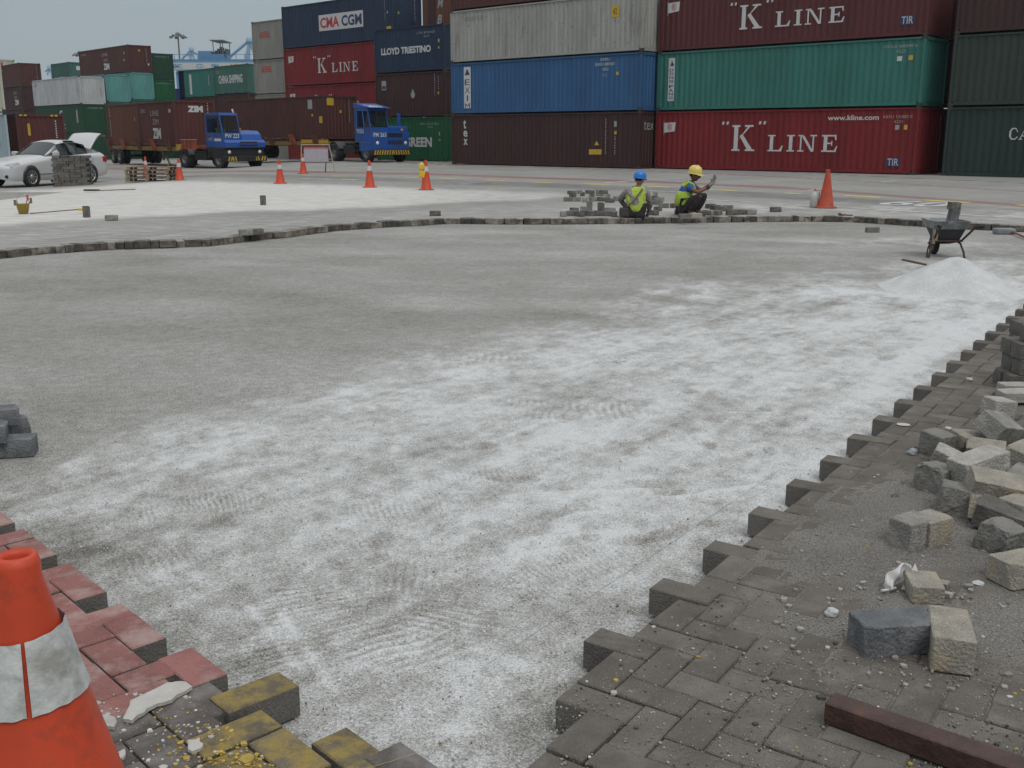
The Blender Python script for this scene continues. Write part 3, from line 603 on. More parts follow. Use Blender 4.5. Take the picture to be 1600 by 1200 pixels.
# --- B: maroon / blue / grey / brown
B=stack(-3.22,56.7,48.1,[(L40,H0,'maroon','maroon container reading tex down its left end, under the blue one'),
 (L40,H0,'blue','bright blue container with a white vertical EXIM panel'),
 (L40,H0,'grey','weathered light grey container resting on the bright blue EXIM one'),
 (L40,H0,'brown','reddish brown container barely in view on top of the light grey one')],0.0)
for i,ch in enumerate('tex'): letters(ch,.85,1.85-i*.42,.46 if ch=='t' else .32,S,B[0],white,width=.2 if ch=='t' else .3,bold=.02)
strips(B[0],10.2,.55,2.2,S); strips(B[0],10.75,.55,1.4,S); plate(9.25,10.0,.62,.86,S,B[0],yellow); plate(0,0,0,0,S,B[0],yellow,'warning_triangle',poly=[(9.55,1.05),(9.85,1.05),(9.7,1.25)])
plate(10.7,10.85,1.9,2.15,S,B[0],dimwhite); plate(10.72,10.86,1.55,1.7,S,B[0],yellow); letters('tex',.35,1.75,.38,E40,B[0],dimwhite,width=.8)
plate(.92,1.42,.18+.1,2.36,S,B[1],white,'sign_panel')
for i,ch in enumerate('EXIM'): letters(ch,.99 if ch!='I' else 1.12,1.45-i*.40,.29,S,B[1],navyp,width=.36 if ch!='I' else .09,bold=.0,depth=.003)
plate(0,0,0,0,S,B[1],navyp,'emblem',k=0,poly=[(.98,1.95),(1.36,1.95),(1.17,2.28)])
code(B[1],9.55,2.05,S,'EXFU 885501','42G1',.13,m=white,wd=1.1); letters('EXFU',9.85,2.27,.12,S,B[1],white,width=.5); letters('4 2',10.0,1.55,.16,S,B[1],dimwhite,width=.2); plate(10.75,10.9,1.6,1.75,S,B[1],yellow)
letters('10015',1.05,2.0,.22,S,B[2],mat('faded_grey_letter',(.22,.22,.21),.8),width=1.3); plate(10.4,10.85,1.55,2.05,S,B[2],yellow); letters('42',10.5,1.66,.28,S,B[2],black,width=.22,depth=.003)
# --- C: right edge of the picture
C_=stack(16.55,40.5,48,[(L40,H0,'bottle','blackish green container with white CAI lettering on the ground at the right edge'),
 (L40,H0,'olive','dark grey green container above the CAI one at the right edge'),
 (L40,H0,'maroon','dark maroon container on top of the right-hand stack')],-.03)
letters('CAI',2.28,1.38,.42,S,C_[0],white,serif=True,wfac=.95); letters('CAI',2.62,1.45,.44,S,C_[1],dimwhite,serif=True,wfac=.95)
# --- A: green / brown / navy 20 ft
A_=stack(-8.46,66.34,49,[(L20,H0,'green','bright green container with white EVERGREEN lettering behind the second truck cab'),
 (L20,H0,'maroon','short brown container with a small white drop emblem above the green one'),
 (L20,H0,'lloyd','short navy container reading LLOYD TRIESTINO')],0)
letters('EVERGREEN',.75,.82,.58,S,A_[0],white,width=4.1,bold=.045); code(A_[0],3.9,2.12,S,'EISU 2261702','2210',.11,wd=1.5); plate(5.45,5.55,1.5,1.7,S,A_[0],dimwhite); plate(5.45,5.57,1.2,1.3,S,A_[0],yellow)
letters('LLOYD TRIESTINO',.6,1.05,.40,S,A_[2],white,width=4.3,bold=.04); code(A_[2],3.75,2.1,S,'LTIU 8104420','2210',.12,wd=1.5); plate(5.5,5.62,1.55,1.75,S,A_[2],dimwhite); plate(5.5,5.6,1.2,1.33,S,A_[2],yellow)
plate(.55,.95,1.6,2.15,S,A_[1],dimwhite,'sign_panel'); plate(.6,.9,1.66,1.85,S,A_[1],navyp,k=0); plate(0,0,0,0,S,A_[1],dimwhite,'emblem',poly=[(3.1,1.28),(3.2,1.08),(3.4,1.08),(3.5,1.28),(3.3,1.62)])
strips(A_[1],5.15,1.1,2.35,S); strips(A_[1],5.45,1.5,2.2,S); plate(5.4,5.52,1.25,1.4,S,A_[1],yellow)
# --- M: grey/red stack with the dark blue one on top
M_=stack(-16.59,78.33,47.3,[(L40,H0,'red','red container on the ground half hidden behind the second truck'),
 (L40,H0,'red','red K LINE container showing only its last letters above the second truck'),
 (L40,H0,'red','red K LINE container with a white flag, directly under the dark blue one'),
 (L40,HC,'navy','dark blue container with a white CMA CGM panel, topmost of its stack')],-.22)
for i,c in enumerate(M_[:3]): flag(c,.55,1.6); kline(c,3.9,.78,1.0,1.0); code(c,10.1,2.18,S,'KKFU 132260 4','4221',.12,wd=1.3)
plate(4.3,9.1,.95,2.0,S,M_[3],white,'sign_panel'); letters('CMA',4.45,1.12,.70,S,M_[3],mat('letter_red',(.42,.04,.04),.6),width=2.1,bold=.035,depth=.003); letters('CGM',6.8,1.12,.70,S,M_[3],navyp,width=2.15,bold=.035,depth=.003)
strips(M_[3],11.3,1.2,2.7,S); plate(11.45,11.9,.45,.8,S,M_[3],yellow); plate(11.5,11.62,1.6,1.75,S,M_[3],dimwhite)
strips(M_[3],1.85,1.2,2.7,E40); plate(1.05,1.4,.35,.65,E40,M_[3],yellow); plate(.4,.52,1.55,1.7,E40,M_[3],yellow)
# --- O: grey containers seen past the left end of the dark blue one
O_=stack(-20.6,85.8,47.3,[(L40,H0,'oocl','grey container at the foot of the stack behind the second trailer'),(L40,H0,'oocl','grey container in the second tier behind the brown trailer load'),
 (L40,H0,'oocl','grey container with red OOCL lettering, lower of the two'),(L40,HC,'oocl','grey container with red OOCL lettering, top of its stack')],-.5)
lr=MC['letter_red']
for c in O_[2:]: letters('OOCL',1.0,1.62,.34,S,c,lr,width=1.45,bold=.04); plate(1.15,2.3,2.02,2.09,S,c,lr,'logo_bar')
# --- P: brown stack between A and B
P_=stack(-5.72,69.6,48,[(L20,H0,'maroon','brown container on the ground deep in the gap beside the navy one'),(L20,H0,'maroon','brown container in the second tier deep in the gap'),
 (L20,H0,'brown','reddish container in the third tier deep in the gap'),(L20,HC,'orange','rusty orange brown container high behind the LLOYD TRIESTINO one')],0)
letters('M',1.35,1.5,.55,S,P_[3],dimwhite,width=.42,skew=.25,bold=.03); letters('B',1.3,.55,.55,S,P_[3],dimwhite,width=.4,skew=.25,bold=.03)
plate(.5,1.2,.2,2.7,S,P_[3],CMAT['maroon'],'repair_patch')
# --- far left block; each row of the block shows its right hand end
def rowblock(pxr,Y,th,tiers):
    """place a row by where its right front corner is seen"""
    Lc=tiers[0][0]; x=ap(pxr,Y); x0=x-Lc*math.sin(R(th)); y0=Y+Lc*math.cos(R(th)); return stack(x0,y0,th,tiers,zg(x,Y))
W_=rowblock(133,101.5,43.5,[(L40,H0,'dgreen','dark green container on the ground behind the white car'),(L40,H0,'dgreen','dark green container with a white vertical mark under the white one'),
 (L40,H0,'white','rust spotted white container resting on two dark green ones')])
letters('10',.5,1.9,.35,S,W_[2],mat('faded_tan',(.3,.26,.2),.8),width=.6)
for c in W_[:2]: plate(10.8,11.15,.9,2.1,S,c,dimwhite); letters('CHINA 88',.6,2.2,.13,E40,c,dimwhite,width=1.5)
letters('C',6.6,1.35,.75,S,W_[1],white,width=.8,bold=.03); letters('C',7.2,.3,.5,S,W_[1],white,width=.6,bold=.03)
T1_=rowblock(174,104,43.5,[(L40,H0,'dgreen','dark green container at the foot of the teal stack'),(L40,HC,'cs','grey green container inside the far block'),(L40,H0,'seateal','pale teal container end beside the rust spotted white one')])
T2_=rowblock(212,106.2,43.5,[(L40,HC,'dgreen','dark green container low in the block under the brown ZIM one'),(L40,HC,'cs','grey green container second from the ground under the brown ZIM one'),(L40,H0,'seateal','pale teal container end directly beneath the brown ZIM one'),
 (L40,H0,'brown','reddish brown ZIM container, highest of the far left block')])
for c in (T1_[2],T2_[2]): letters('CSCU 244810',.6,2.2,.11,E40,c,dimwhite,width=1.2)
letters('ZIM',6.15,.42,.62,S,T2_[3],white,width=1.4,bold=.05); letters('LINE',5.9,1.75,.3,S,T2_[3],dimwhite,width=1.4); letters('ZIM',6.2,1.2,.3,S,T2_[3],dimwhite,width=1.0); plate(11.2,11.4,1.7,1.95,S,T2_[3],dimwhite); plate(11.0,11.3,1.1,1.25,S,T2_[3],yellow)
letters('NYKU',.6,2.05,.2,S,T2_[3],dimwhite,width=1.3); strips(T2_[3],1.9,.9,2.3,E40); plate(2.0,2.15,.7,.88,E40,T2_[3],white); plate(1.1,1.3,2.0,2.15,E40,T2_[3],yellow)
G_=rowblock(246,108.6,43.5,[(L40,H0,'dgreen','green container at the foot of the right-hand row of the far left block'),(L40,H0,'dgreen','green container second in the right-hand row of the far left block'),(L40,H0,'green','mid green container under the tall green end'),(L40,H0,'dgreen','green container end at the top right of the far left block')])
for c in G_[2:]: letters('EVERGREEN 10',.5,2.2,.12,E40,c,dimwhite,width=1.5)
# small grey-green one far behind
F_=rowblock(119,140,43.5,[(L20,HC,'cs','grey green container at the foot of the farthest stack'),(L20,HC,'cs','grey green container second in the farthest stack'),(L20,HC,'cs','grey green container third in the farthest stack'),(L20,HC,'cs','small looking grey green container with white letters, farthest back behind the white one')])
letters('CAPITAL',.7,.4,.7,S,F_[3],white,width=4.6,bold=.03); plate(1.0,1.9,1.9,2.4,E20,F_[3],white)
Z_=rowblock(42,123,40,[(L40,H0,'maroon','maroon container at the foot of the far left double stack'),(L40,H0,'maroon','maroon container second in the far left stack'),(L40,H0,'maroon','dark maroon ZIM container under the reddish brown one at far left'),(L40,H0,'brown','reddish brown container on top of the stack at far left')])
letters('ZIM',9.3,.55,.6,S,Z_[2],white,width=1.5,bold=.05); letters('LINE',9.0,1.75,.3,S,Z_[2],dimwhite,width=1.4); letters('ZIM',9.2,1.25,.3,S,Z_[2],dimwhite,width=1.1); letters('ZIM',4.8,1.9,.2,S,Z_[3],dimwhite,width=.8); strips(Z_[3],1.95,.8,2.3,E40)
I_=rowblock(6,135,43,[(L40,HC,'white','white container at the foot of the stack behind the far left one'),(L40,HC,'white','white container second in the stack behind the far left one'),(L40,HC,'white','white container third in the stack behind the far left one'),(L40,HC,'cream','off white container with a dark red letter, peeping over the far left brown one')])
letters('I',.6,1.8,.75,E40,I_[3],MC['letter_red'],width=.4,bold=.05)
D_=rowblock(-66,50,43,[(L40,HC,'pale','pale blue container end at the left edge behind the car bonnet'),(L40,HC,'cream','pale cream container above the pale blue one at the left edge')])
D_+=[container(L40,H0,'brown',tuple(Vector(D_[1].location)+Vector((-.55,-.5,HC+.012))),137,'pinkish brown container at the very top left')]
strips(D_[0],1.35,.9,2.6,E40,mat('dark_code',(.08,.1,.12),.7)); 
X_=rowblock(32,54.5,43,[(L40,HC,'zim','reddish brown container end with yellow corner marks, on the ground behind the white car')])
strips(X_[0],1.95,.5,2.5,E40,white,.07); plate(.55,.68,1.8,2.4,E40,X_[0],yellow); plate(1.15,1.3,1.1,1.3,E40,X_[0],yellow)
for y in (.2,.42,1.75,1.97): plate(y,y+.14,HC-.13,HC-.04,('end',L40+.03),X_[0],yellow,'corner_mark')
# middle distance: blue, green, grey-green
th=44
Cs=rowblock(393,98,th,[(L20,HC,'cs','grey green container at the foot of the CHINA SHIPPING stack'),(L20,HC,'maroon','brown container under the CHINA SHIPPING one'),(L20,H0,'cs','grey green container reading CHINA SHIPPING')])
letters('CHINA SHIPPING',.75,.95,.75,S,Cs[2],white,width=4.4,bold=.03); letters('CSCL',.3,1.9,.25,S,Cs[2],dimwhite,width=.8)
x,y=Cs[0].location.x,Cs[0].location.y
Tl=stack(x-6.15*math.sin(R(th)),y+6.15*math.cos(R(th)),th,[(L20,HC,'maroon','brown container at the foot of the sea green stack in the middle distance'),(L20,HC,'brown','brown container under the sea green one in the middle distance'),(L20,H0,'teal','sea green container with a vertical white panel, left of CHINA SHIPPING')],zg(x,y))
plate(1.05,1.5,.3,2.2,S,Tl[2],white,'sign_panel'); plate(4.9,5.05,1.0,2.0,S,Tl[2],dimwhite)
Bl=stack(-35.1,113,th,[(L40,HC,'indigo','indigo container at the foot of its stack in the middle distance'),(L40,HC,'indigo','indigo container second in its stack in the middle distance'),(L40,HC,'indigo','deep indigo container behind the sea green one, with a small white word')],-.6)
letters('SINE',1.6,2.3,.28,S,Bl[2],white,width=1.9,bold=.03)
for i,(a,b) in enumerate(((277,150),(330,152),(400,150))): rowblock(a,b,th,[(L40,HC,'lloyd' if i else 'indigo',t_%['leftmost','middle','rightmost'][i]) for t_ in ('container at the foot of the %s far background stack','second tier container of the %s far background stack','third tier container of the %s far background stack')])
# unseen rows added behind the front stacks to block sky in the gaps
for nm,x,y,th_ in (('red and sea green',8.9,51.4,48.1),('dark green',15.6,45.4,48.1),('blue EXIM',-1.2,58.9,48.1)):
    stack(x,y,th_,[(L40,H0,'maroon','added unseen container at the foot of the row behind the %s stack'%nm),(L40,H0,'brown','added unseen container in the second tier behind the %s stack'%nm),(L40,H0,'maroon','added unseen container in the third tier behind the %s stack'%nm)],0)
So=rowblock(414,101.5,th,[(L20,HC,'seateal','pale teal container at the foot of its stack behind CHINA SHIPPING'),(L20,HC,'seateal','pale teal container second in its stack behind CHINA SHIPPING')])
# ============================================================ terminal tractors and trailers
PB=mat('tractor_blue',(.012,.085,.36),.38,var=.12,vs=2,spec=.5,dirt=(.06,.07,.09),da=.7,ds=2.5); tblack=mat('chassis_black',(.012,.012,.013),.65,var=.3,dirt=(.05,.045,.04),da=.4)
rim=mat('wheel_rim',(.16,.16,.155),.5,metal=.3,var=.3,dirt=(.05,.045,.04),da=.4); lampm=mat('lamp_white',(.75,.75,.7),.25); amber=mat('amber_lens',(.55,.22,.02),.3)
rustor=mat('rust_orange',(.32,.075,.03),.75,var=.3,dirt=(.09,.05,.035),da=.5); rustbr=mat('rust_brown',(.12,.05,.03),.85,var=.35,dirt=(.05,.035,.03),da=.5); rusty=mat('rust_yellow',(.22,.13,.035),.8,var=.35,vs=3,dirt=(.09,.06,.035),da=.7)
gdark=glass('dark_glass'); 
def gl_clear():
    m=bpy.data.materials.new('cab_glass'); m.use_nodes=True; t=m.node_tree; p=t.nodes['Principled BSDF']; p.inputs['Base Color'].default_value=(.02,.03,.03,1); p.inputs['Roughness'].default_value=.05; p.inputs['Alpha'].default_value=.45; return m
gclear=gl_clear()
def wheel(parent,x,y,r,wd,rimr,out,name='wheel',spokes=0,rm=None):
    """wheel on axis y; out=+1/-1 side that faces outwards"""
    M=Matrix.Translation((x,y,r))@Matrix.Rotation(-PI/2*out,4,'X'); b=MB(); h=wd/2
    b.lathe([(rimr,-h),(r*.93,-h),(r,-h*.75),(r,h*.75),(r*.93,h),(rimr,h*.96),(rimr*.97,h*.5),(rimr,-h)],28,M)
    w_=b.build(name,rubber,parent); c=MB()
    if spokes:
        c.lathe([(rimr,h*.9),(rimr*.9,h*.86),(rimr*.88,h*.3)],28,M); c.lathe([(rimr*.88,h*.25),(.001,h*.25)],28,M,m=1)
        for k in range(spokes):
            a=2*PI*k/spokes; Q=M@Matrix.Rotation(a,4,'Z'); c.box(.03,rimr*.92,-.018,.018,h*.55,h*.8,0,Q)
        c.lathe([(.07,h*.5),(.07,h*.85),(.001,h*.85)],14,M)
        c.build('rim',[rm or rim,black],w_)
    else:
        c.lathe([(rimr,h*.92),(rimr*.92,h*.8),(rimr*.8,h*.2),(rimr*.45,h*.1),(rimr*.38,h*.7),(.001,h*.75)],24,M); c.build('rim',rm or rim,w_)
    return w_
def stripes(parent,x0,x1,z0,z1,fx,n,mats,flip=1,axis='x'):
    """hazard stripes on a plane x=fx (axis x: spans y) """
    b=MB(); b.add([(fx,x0,z0),(fx,x1,z0),(fx,x1,z1),(fx,x0,z1)],[(0,1,2,3)],0)
    st=(x1-x0)/n
    for k in range(n):
        a=x0+k*st; sk=st*.45*flip*(1 if k<n/2 else -1)
        q=[(a+max(0,-sk)*0+ (sk if sk<0 else 0)*0,z0),(a+st*.5,z0),(a+st*.5+sk,z1),(a+sk,z1)]
        q=[(min(max(u,x0),x1),v) for u,v in q]
        b.add([(fx+.003,u,v) for u,v in q],[(0,1,2,3)],1)
    return b.build('hazard_stripes',mats,parent,fix=False)
def tractor(loc,az,label,num,kind):
    T=thing('terminal_tractor',label,'terminal tractor',loc,PI/2-R(az)); WB=3.6
    for x in (0,WB):
        for s_ in (-1,1): wheel(T,x,s_*(1.02 if x==0 else 1.06),.53,.58 if x==0 else .34,.29,s_)
    b=MB(); b.bbox(-1.1,3.3,-.5,-.38,.62,.95,.01); b.bbox(-1.1,3.3,.38,.5,.62,.95,.01); b.bbox(-.2,.2,-.9,.9,.42,.62,.02); b.bbox(WB-.12,WB+.12,-.95,.95,.42,.6,.02)
    b.bbox(.9,2.2,-1.15,-.55,.45,.95,.04); b.bbox(.9,2.2,.55,1.15,.45,.95,.04); b.tube([(1.2,-.8,.7),(2.3,-.8,.7)],.24,14)
    b.build('chassis',tblack,T)
    f=MB(); f.lathe([(.62,.04),(.58,.10),(.14,.10)],22,Matrix.Translation((-.05,0,1.0))); f.bbox(-.6,.4,-.45,.45,.95,1.04,.02); f.build('fifth_wheel',steel,T)
    for s_ in (-1,1):  # rear fenders
        q=MB(); pr=[(.66*math.cos(R(a)),.53+.62*math.sin(R(a))) for a in range(20,165,12)]; n=len(pr)
        q.prism(pr+[(a*.96,b_-.02) for a,b_ in pr[::-1]],s_*.72,s_*1.3,'y'); q.build('fender',mat('fender_grey',(.06,.06,.062),.6,var=.25),T)
    low=MB(); low.bbox(2.55 if kind==1 else 2.9,4.3,-1.25,1.25,.62,1.16,.05)
    # front wheel arches are the dark recess behind each wheel
    low.build('lower_body',tblack if kind==1 else PB,T)
    bp=MB(); bp.bbox(4.1,4.52,-1.27,1.27,.42 if kind==1 else .40,.72 if kind==1 else .70,.04); B_=bp.build('bumper',tblack,T)
    if kind==1:
        stripes(B_,-1.2,-.55,.46,.68,4.525,4,[tblack,yellow]); stripes(B_,.55,1.2,.46,.68,4.525,4,[tblack,yellow],-1)
    else: stripes(B_,-1.25,1.25,.43,.69,4.525,15,[tblack,yellow])
    # cab: side profile extruded, with real window openings left as glass panes set proud
    y0,y1=-1.24,(-.14 if kind==1 else -.02); x0=2.45; zb=1.16
    prof=[(x0,zb),(4.22,zb),(4.18,1.95),(3.92,3.0),(x0,3.0)]
    c=MB(); th_=.05
    # pillars, sills and roof as a frame so the cab is hollow
    for ya,yb in ((y0,y0+th_),(y1-th_,y1)):
        c.prism([(x0,zb),(4.22,zb),(4.18,1.95),(x0,1.95)],ya,yb,'y')
        c.prism([(x0,1.95),(x0+.12,1.95),(x0+.12,2.9),(x0,2.9)],ya,yb,'y')
        c.prism([(3.45,1.95),(3.56,1.95),(3.40,2.9),(3.30,2.9)] if kind==2 else [(4.10,1.95),(4.18,1.95),(3.94,2.9),(3.86,2.9)],ya,yb,'y')
        if kind==2:
            c.prism([(x0+.12,1.95),(x0+.3,1.95),(x0+.3,2.9),(x0+.12,2.9)],ya,yb,'y'); c.prism([(4.10,1.95),(4.18,1.95),(3.94,2.9),(3.86,2.9)],ya,yb,'y')
        c.prism([(x0,2.86),(3.97,2.86),(3.92,3.0),(x0,3.0)],ya,yb,'y')
    c.prism([(4.18,1.95),(4.22,zb),(4.16,zb),(4.12,1.95)],y0+th_,y1-th_,'y')
    c.prism([(3.97,2.86),(3.92,3.0),(3.86,3.0),(3.90,2.86)],y0+th_,y1-th_,'y')
    c.box(x0,3.9,y0+th_,y1-th_,2.94,2.995); c.box(x0+.002,x0+.05,y0+th_,y1-th_,zb,2.94); c.box(x0+.05,4.1,y0+th_,y1-th_,zb,zb+.05)
    cab=c.build('cab',PB,T)
    g=MB(); g.add([(4.165,y0+.06,1.97),(4.165,y1-.06,1.97),(3.955,y1-.06,2.85),(3.955,y0+.06,2.85)],[(0,1,2,3)]); g.build('windscreen',gclear,cab,fix=False)
    for s_,yy in ((0,y0+.025),(1,y1-.025)):
        g=MB(); g.add([(x0+.13,yy,1.96),(4.1,yy,1.96),(3.88,yy,2.85),(x0+.13,yy,2.85)],[(0,1,2,3)]); g.build('side_window',gclear,cab,fix=False)
    st=MB(); st.bbox(2.75,3.2,y0+.28,y1-.2,zb+.05,1.72,.05); st.bbox(2.66,2.8,y0+.28,y1-.2,1.6,2.4,.05); st.build('seat',black,cab)
    sw=MB(); sw.tube([(3.62+.05*math.cos(k*PI/8),-.68+.2*math.cos(k*PI/8),1.98+.2*math.sin(k*PI/8)) for k in range(17)],.014,6); sw.tube([(3.65,-.68,1.98),(3.9,-.68,1.7)],.03,6); sw.build('steering_wheel',black,cab)
    h_=MB()   # engine hood beside and in front of the cab
    if kind==1:
        hp=[(3.0,1.16),(4.30,1.16),(4.32,1.5),(4.2,1.86),(3.9,2.05),(3.0,2.08)]
        h_.prism(hp,y1+.004,1.12,'y'); h_.prism([(4.2,1.16),(4.42,1.16),(4.44,1.42),(4.3,1.56),(4.2,1.58)],-1.25,1.25,'y')
    else:
        h_.prism([(3.0,1.16),(4.24,1.16),(4.24,1.95),(4.0,2.02),(3.0,2.05)],y1+.004,1.25,'y'); h_.bbox(4.15,4.36,-1.25,1.25,.70,1.7,.03)
    hood=h_.build('hood',PB,T)
    gr=MB()
    if kind==1:
        for z in (1.24,1.40): gr.box(4.43,4.455,-.35,.75,z,z+.07)
    else:
        for k in range(12): gr.box(4.36,4.375,-.2+k*.085,-.15+k*.085,1.0,1.22)
        for k in range(5): gr.box(4.36,4.375,-.2,.75,1.42+k*.05,1.45+k*.05)
    gr.build('grille',black,T)
    for s_ in (-1,1):
        l=MB(); l.lathe([(.10,0),(.085,.03),(.001,.04)],14,Matrix.Translation((4.30 if kind==1 else 4.36,s_*.95+(0 if kind==1 else .05),.92 if kind==1 else 1.08))@Matrix.Rotation(PI/2,4,'Y')); l.build('headlight',lampm,T)
    if kind==1:
        l=MB(); l.bbox(3.95,4.05,-.12,.02,2.06,2.2,.02); l.build('indicator',amber,T)
        l=MB(); l.tube([(3.85,-.3,3.0),(3.82,-.34,3.2)],[.03,.06],8); l.build('roof_lamp',lampm,T)
        m=MB(); m.tube([(3.1,1.2,1.2),(3.1,1.2,2.7)],.05,8); m.build('exhaust',tblack,T)
    else:
        p=MB(); p.prism([(x0-.05,3.02),(4.25,3.02),(2.55,3.30),(x0-.05,3.32)],y0-.02,y1+.25,'y'); vis=p.build('roof_visor',PB,T)
        Mx=Matrix.Translation((4.0,y0+.12,3.065))@Matrix.Rotation(PI/2,4,'Z')@Matrix.Rotation(R(9.4),4,'X'); letters('263',0,.0,.95,('m',Mx),vis,white,width=.95,bold=.03)
        l=MB(); l.lathe([(.09,0),(.07,.03),(.001,.04)],12,Matrix.Translation((4.25,.85,1.8))@Matrix.Rotation(PI/2,4,'Y')); l.build('work_lamp',amber,T)
        m=MB(); m.bbox(3.3,3.42,1.1,1.32,1.2,2.75,.02); m.build('exhaust_shield',PB,T)
    # numbers
    Mf=Matrix.Translation((4.225 if kind==1 else 4.365,-1.1 if kind==1 else -1.15,1.66 if kind==1 else 1.42))@Matrix.Rotation(PI/2,4,'Z')@Matrix.Rotation(PI/2,4,'X'); letters(num,0,0,.24,('m',Mf),T,white,width=.85,bold=.02)
    Ms=Matrix.Translation((2.75,y0-.004,1.5 if kind==1 else 1.62))@Matrix.Rotation(PI/2,4,'X')
    if kind==2: letters(num,-.1,0,.24,('m',Ms),T,white,width=.8,bold=.02)
    else: letters('PNC',-.05,.02,.16,('m',Ms),T,dimwhite,width=.45,bold=.02); q=MB(); q.box(3.3,4.0,y0-.006,y0-.001,1.5,1.64); q.build('door_panel',white,T)
    for ym in (y0-.16,y1+.10):
        q=MB(); q.tube([(4.0,ym+(.1 if ym<0 else -.1),2.62),(4.14,ym,2.66),(4.14,ym,2.2)],.012,6); q.bbox(4.10,4.15,ym-.07,ym+.07,2.25,2.6,.015); q.build('mirror',black,cab)
    q=MB(); q.tube([(4.19,y0+.35,1.98),(4.05,y0+.62,2.55)],.010,5); q.build('wiper',black,cab)
    q=MB()
    for a_,b_ in (((2.56,1.2),(2.56,2.9)),((2.56,1.2),(3.30,1.2)),((3.30,1.2),(3.34,1.95))): q.tube([(a_[0],y0-.002,a_[1]),(b_[0],y0-.002,b_[1])],.006,5)
    q.bbox(2.66,2.82,y0-.03,y0-.002,1.72,1.76,.005); q.build('door_seam',black,cab)
    q=MB(); q.tube([(2.3,-.2,1.5),(1.9,-.25,1.9),(1.2,-.2,1.6),(.9,-.1,1.25)],.02,6); q.tube([(2.3,.1,1.5),(1.8,.12,1.95),(1.1,.1,1.6),(.8,0,1.25)],.02,6); q.build('air_hose',redp,T)
    q=MB(); q.bbox(1.9,2.4,-1.2,1.0,1.0,1.12,.01); q.bbox(2.3,2.4,-.5,.5,1.1,1.7,.02); q.build('deck_plate',steel,T)
    for k in range(2):
        q=MB(); q.bbox(2.62,2.95,-1.33,-1.1,.62+.28*k,.66+.28*k,.01); q.build('step',steel,T)
    return T
def trailer(loc,az,label,front_box,Lt=12.3):
    """origin: on the ground below the right front corner of its load"""
    T=thing('container_trailer',label,'trailer',loc,PI/2-R(az)); b=MB(); dz=1.18
    for y in (.75,1.6): b.box(-Lt,.6,y,y+.12,dz-.32,dz)
    for x in np.arange(-Lt+.2,.6,1.35): b.box(x,x+.12,.0,2.44,dz-.14,dz-.005)
    b.box(-Lt-.05,-Lt+.12,-.03,2.47,dz-.4,dz); b.box(.45,.6,-.03,2.47,dz-.3,dz)
    for y in (-.02,2.38): b.box(-Lt,.5,y,y+.08,dz-.26,dz-.015)
    b.build('frame',rusty,T)
    for x in (-Lt+1.0,-Lt+2.3):
        for y in (.02,.36,2.1,2.44): wheel(T,x,y if y<1 else y-.04,.5,.28,.27,-1 if y<1 else 1)
        a=MB(); a.tube([(x,.1,.5),(x,2.34,.5)],.07,10); a.build('axle',steel,T)
    for k,x in enumerate((-Lt+.4,-Lt+3.3,-Lt+6.2,-Lt+8.8,-Lt+11.4)):
        for y,s_ in ((-.06,-1),(2.5,1)):
            g=MB(); w_=.28; g.prism([(y,dz-.2),(y+s_*.02,dz-.2),(y+s_*.22,dz+.42),(y+s_*.18,dz+.42),(y+s_*.0,dz+.0)],x-w_,x+w_,'x'); g.prism([(y,dz-.2),(y+s_*.16,dz+.2),(y+s_*.2,dz+.42),(y,dz-.0)],x-.02,x+.02,'x'); g.build('guide_bracket',rustor if k%2 else rustbr,T)
    for y in (.35,2.0):
        l=MB(); l.tube([(-3.1,y,dz-.25),(-2.2,y,.12)],.055,8); l.tube([(-3.1,y,dz-.25),(-3.2,y,.35)],.07,8); l.bbox(-2.35,-2.05,y-.12,y+.12,.06,.12,.01); l.build('landing_leg',mat('leg_yellow',(.30,.24,.10),.8,var=.3,dirt=(.1,.07,.04),da=.5),T)
    if front_box:
        g=MB(); g.box(.95,3.0,-.04,.03,dz-.12,dz+.36); g.box(.95,3.0,2.41,2.48,dz-.12,dz+.36); g.box(.62,3.0,.5,1.9,dz-.10,dz+.05)
        for x in (1.0,1.6,2.2,2.85): g.box(x,x+.07,-.10,-.04,dz-.14,dz+.37)
        g.build('front_guard',rustor,T); g=MB(); g.box(.92,3.03,-.12,.04,dz+.37,dz+.41); g.build('guard_rim',dimwhite,T)
        g=MB(); g.box(.1,.9,-.06,-.022,dz-.2,dz+.14); g.build('marker_plate',mat('marker_yellow',(.45,.28,.03),.7,var=.2),T)
    else:
        g=MB(); g.box(-2.6,.4,-.06,-.022,dz-.14,dz+.1); g.build('marker_plate',MC.get('marker_yellow') or rusty,T)
    return T
def t_place(x0,y0,th,az=None): return Vector((x0+L40*math.sin(R(th)),y0-L40*math.cos(R(th)),0))
r1=t_place(-26.87,70.57,38.1); z1=zg(r1.x,r1.y)
trailer((r1.x,r1.y,z1),141.9,'rusty skeletal trailer of the nearer truck, with an orange front guard',True)
zc=z1+1.19
ux=Vector((math.sin(R(141.9)),math.cos(R(141.9)),0)); p0=Vector((-26.87,70.57,zc))
c1=container(L20,H0,'orange',tuple(p0),141.9,'rear one of two short brown containers on the nearer truck, rusty orange brown')
c2=container(L20,H0,'zim',tuple(p0+ux*6.12),141.9,'short brown container with ZIM on its end, front one on the nearer truck')
strips(c1,.5,.5,2.3,S,white,.08); plate(5.3,5.4,1.5,1.7,S,c1,dimwhite)
letters('ZIM',2.3,.42,.62,S,c2,white,width=1.35,bold=.05); letters('LINE',2.1,1.75,.3,S,c2,dimwhite,width=1.4); letters('ZIM',2.4,1.25,.3,S,c2,dimwhite,width=1.0); letters('ZIMU',.4,1.95,.2,S,c2,dimwhite,width=.8); plate(5.1,5.5,1.9,2.1,S,c2,dimwhite); 
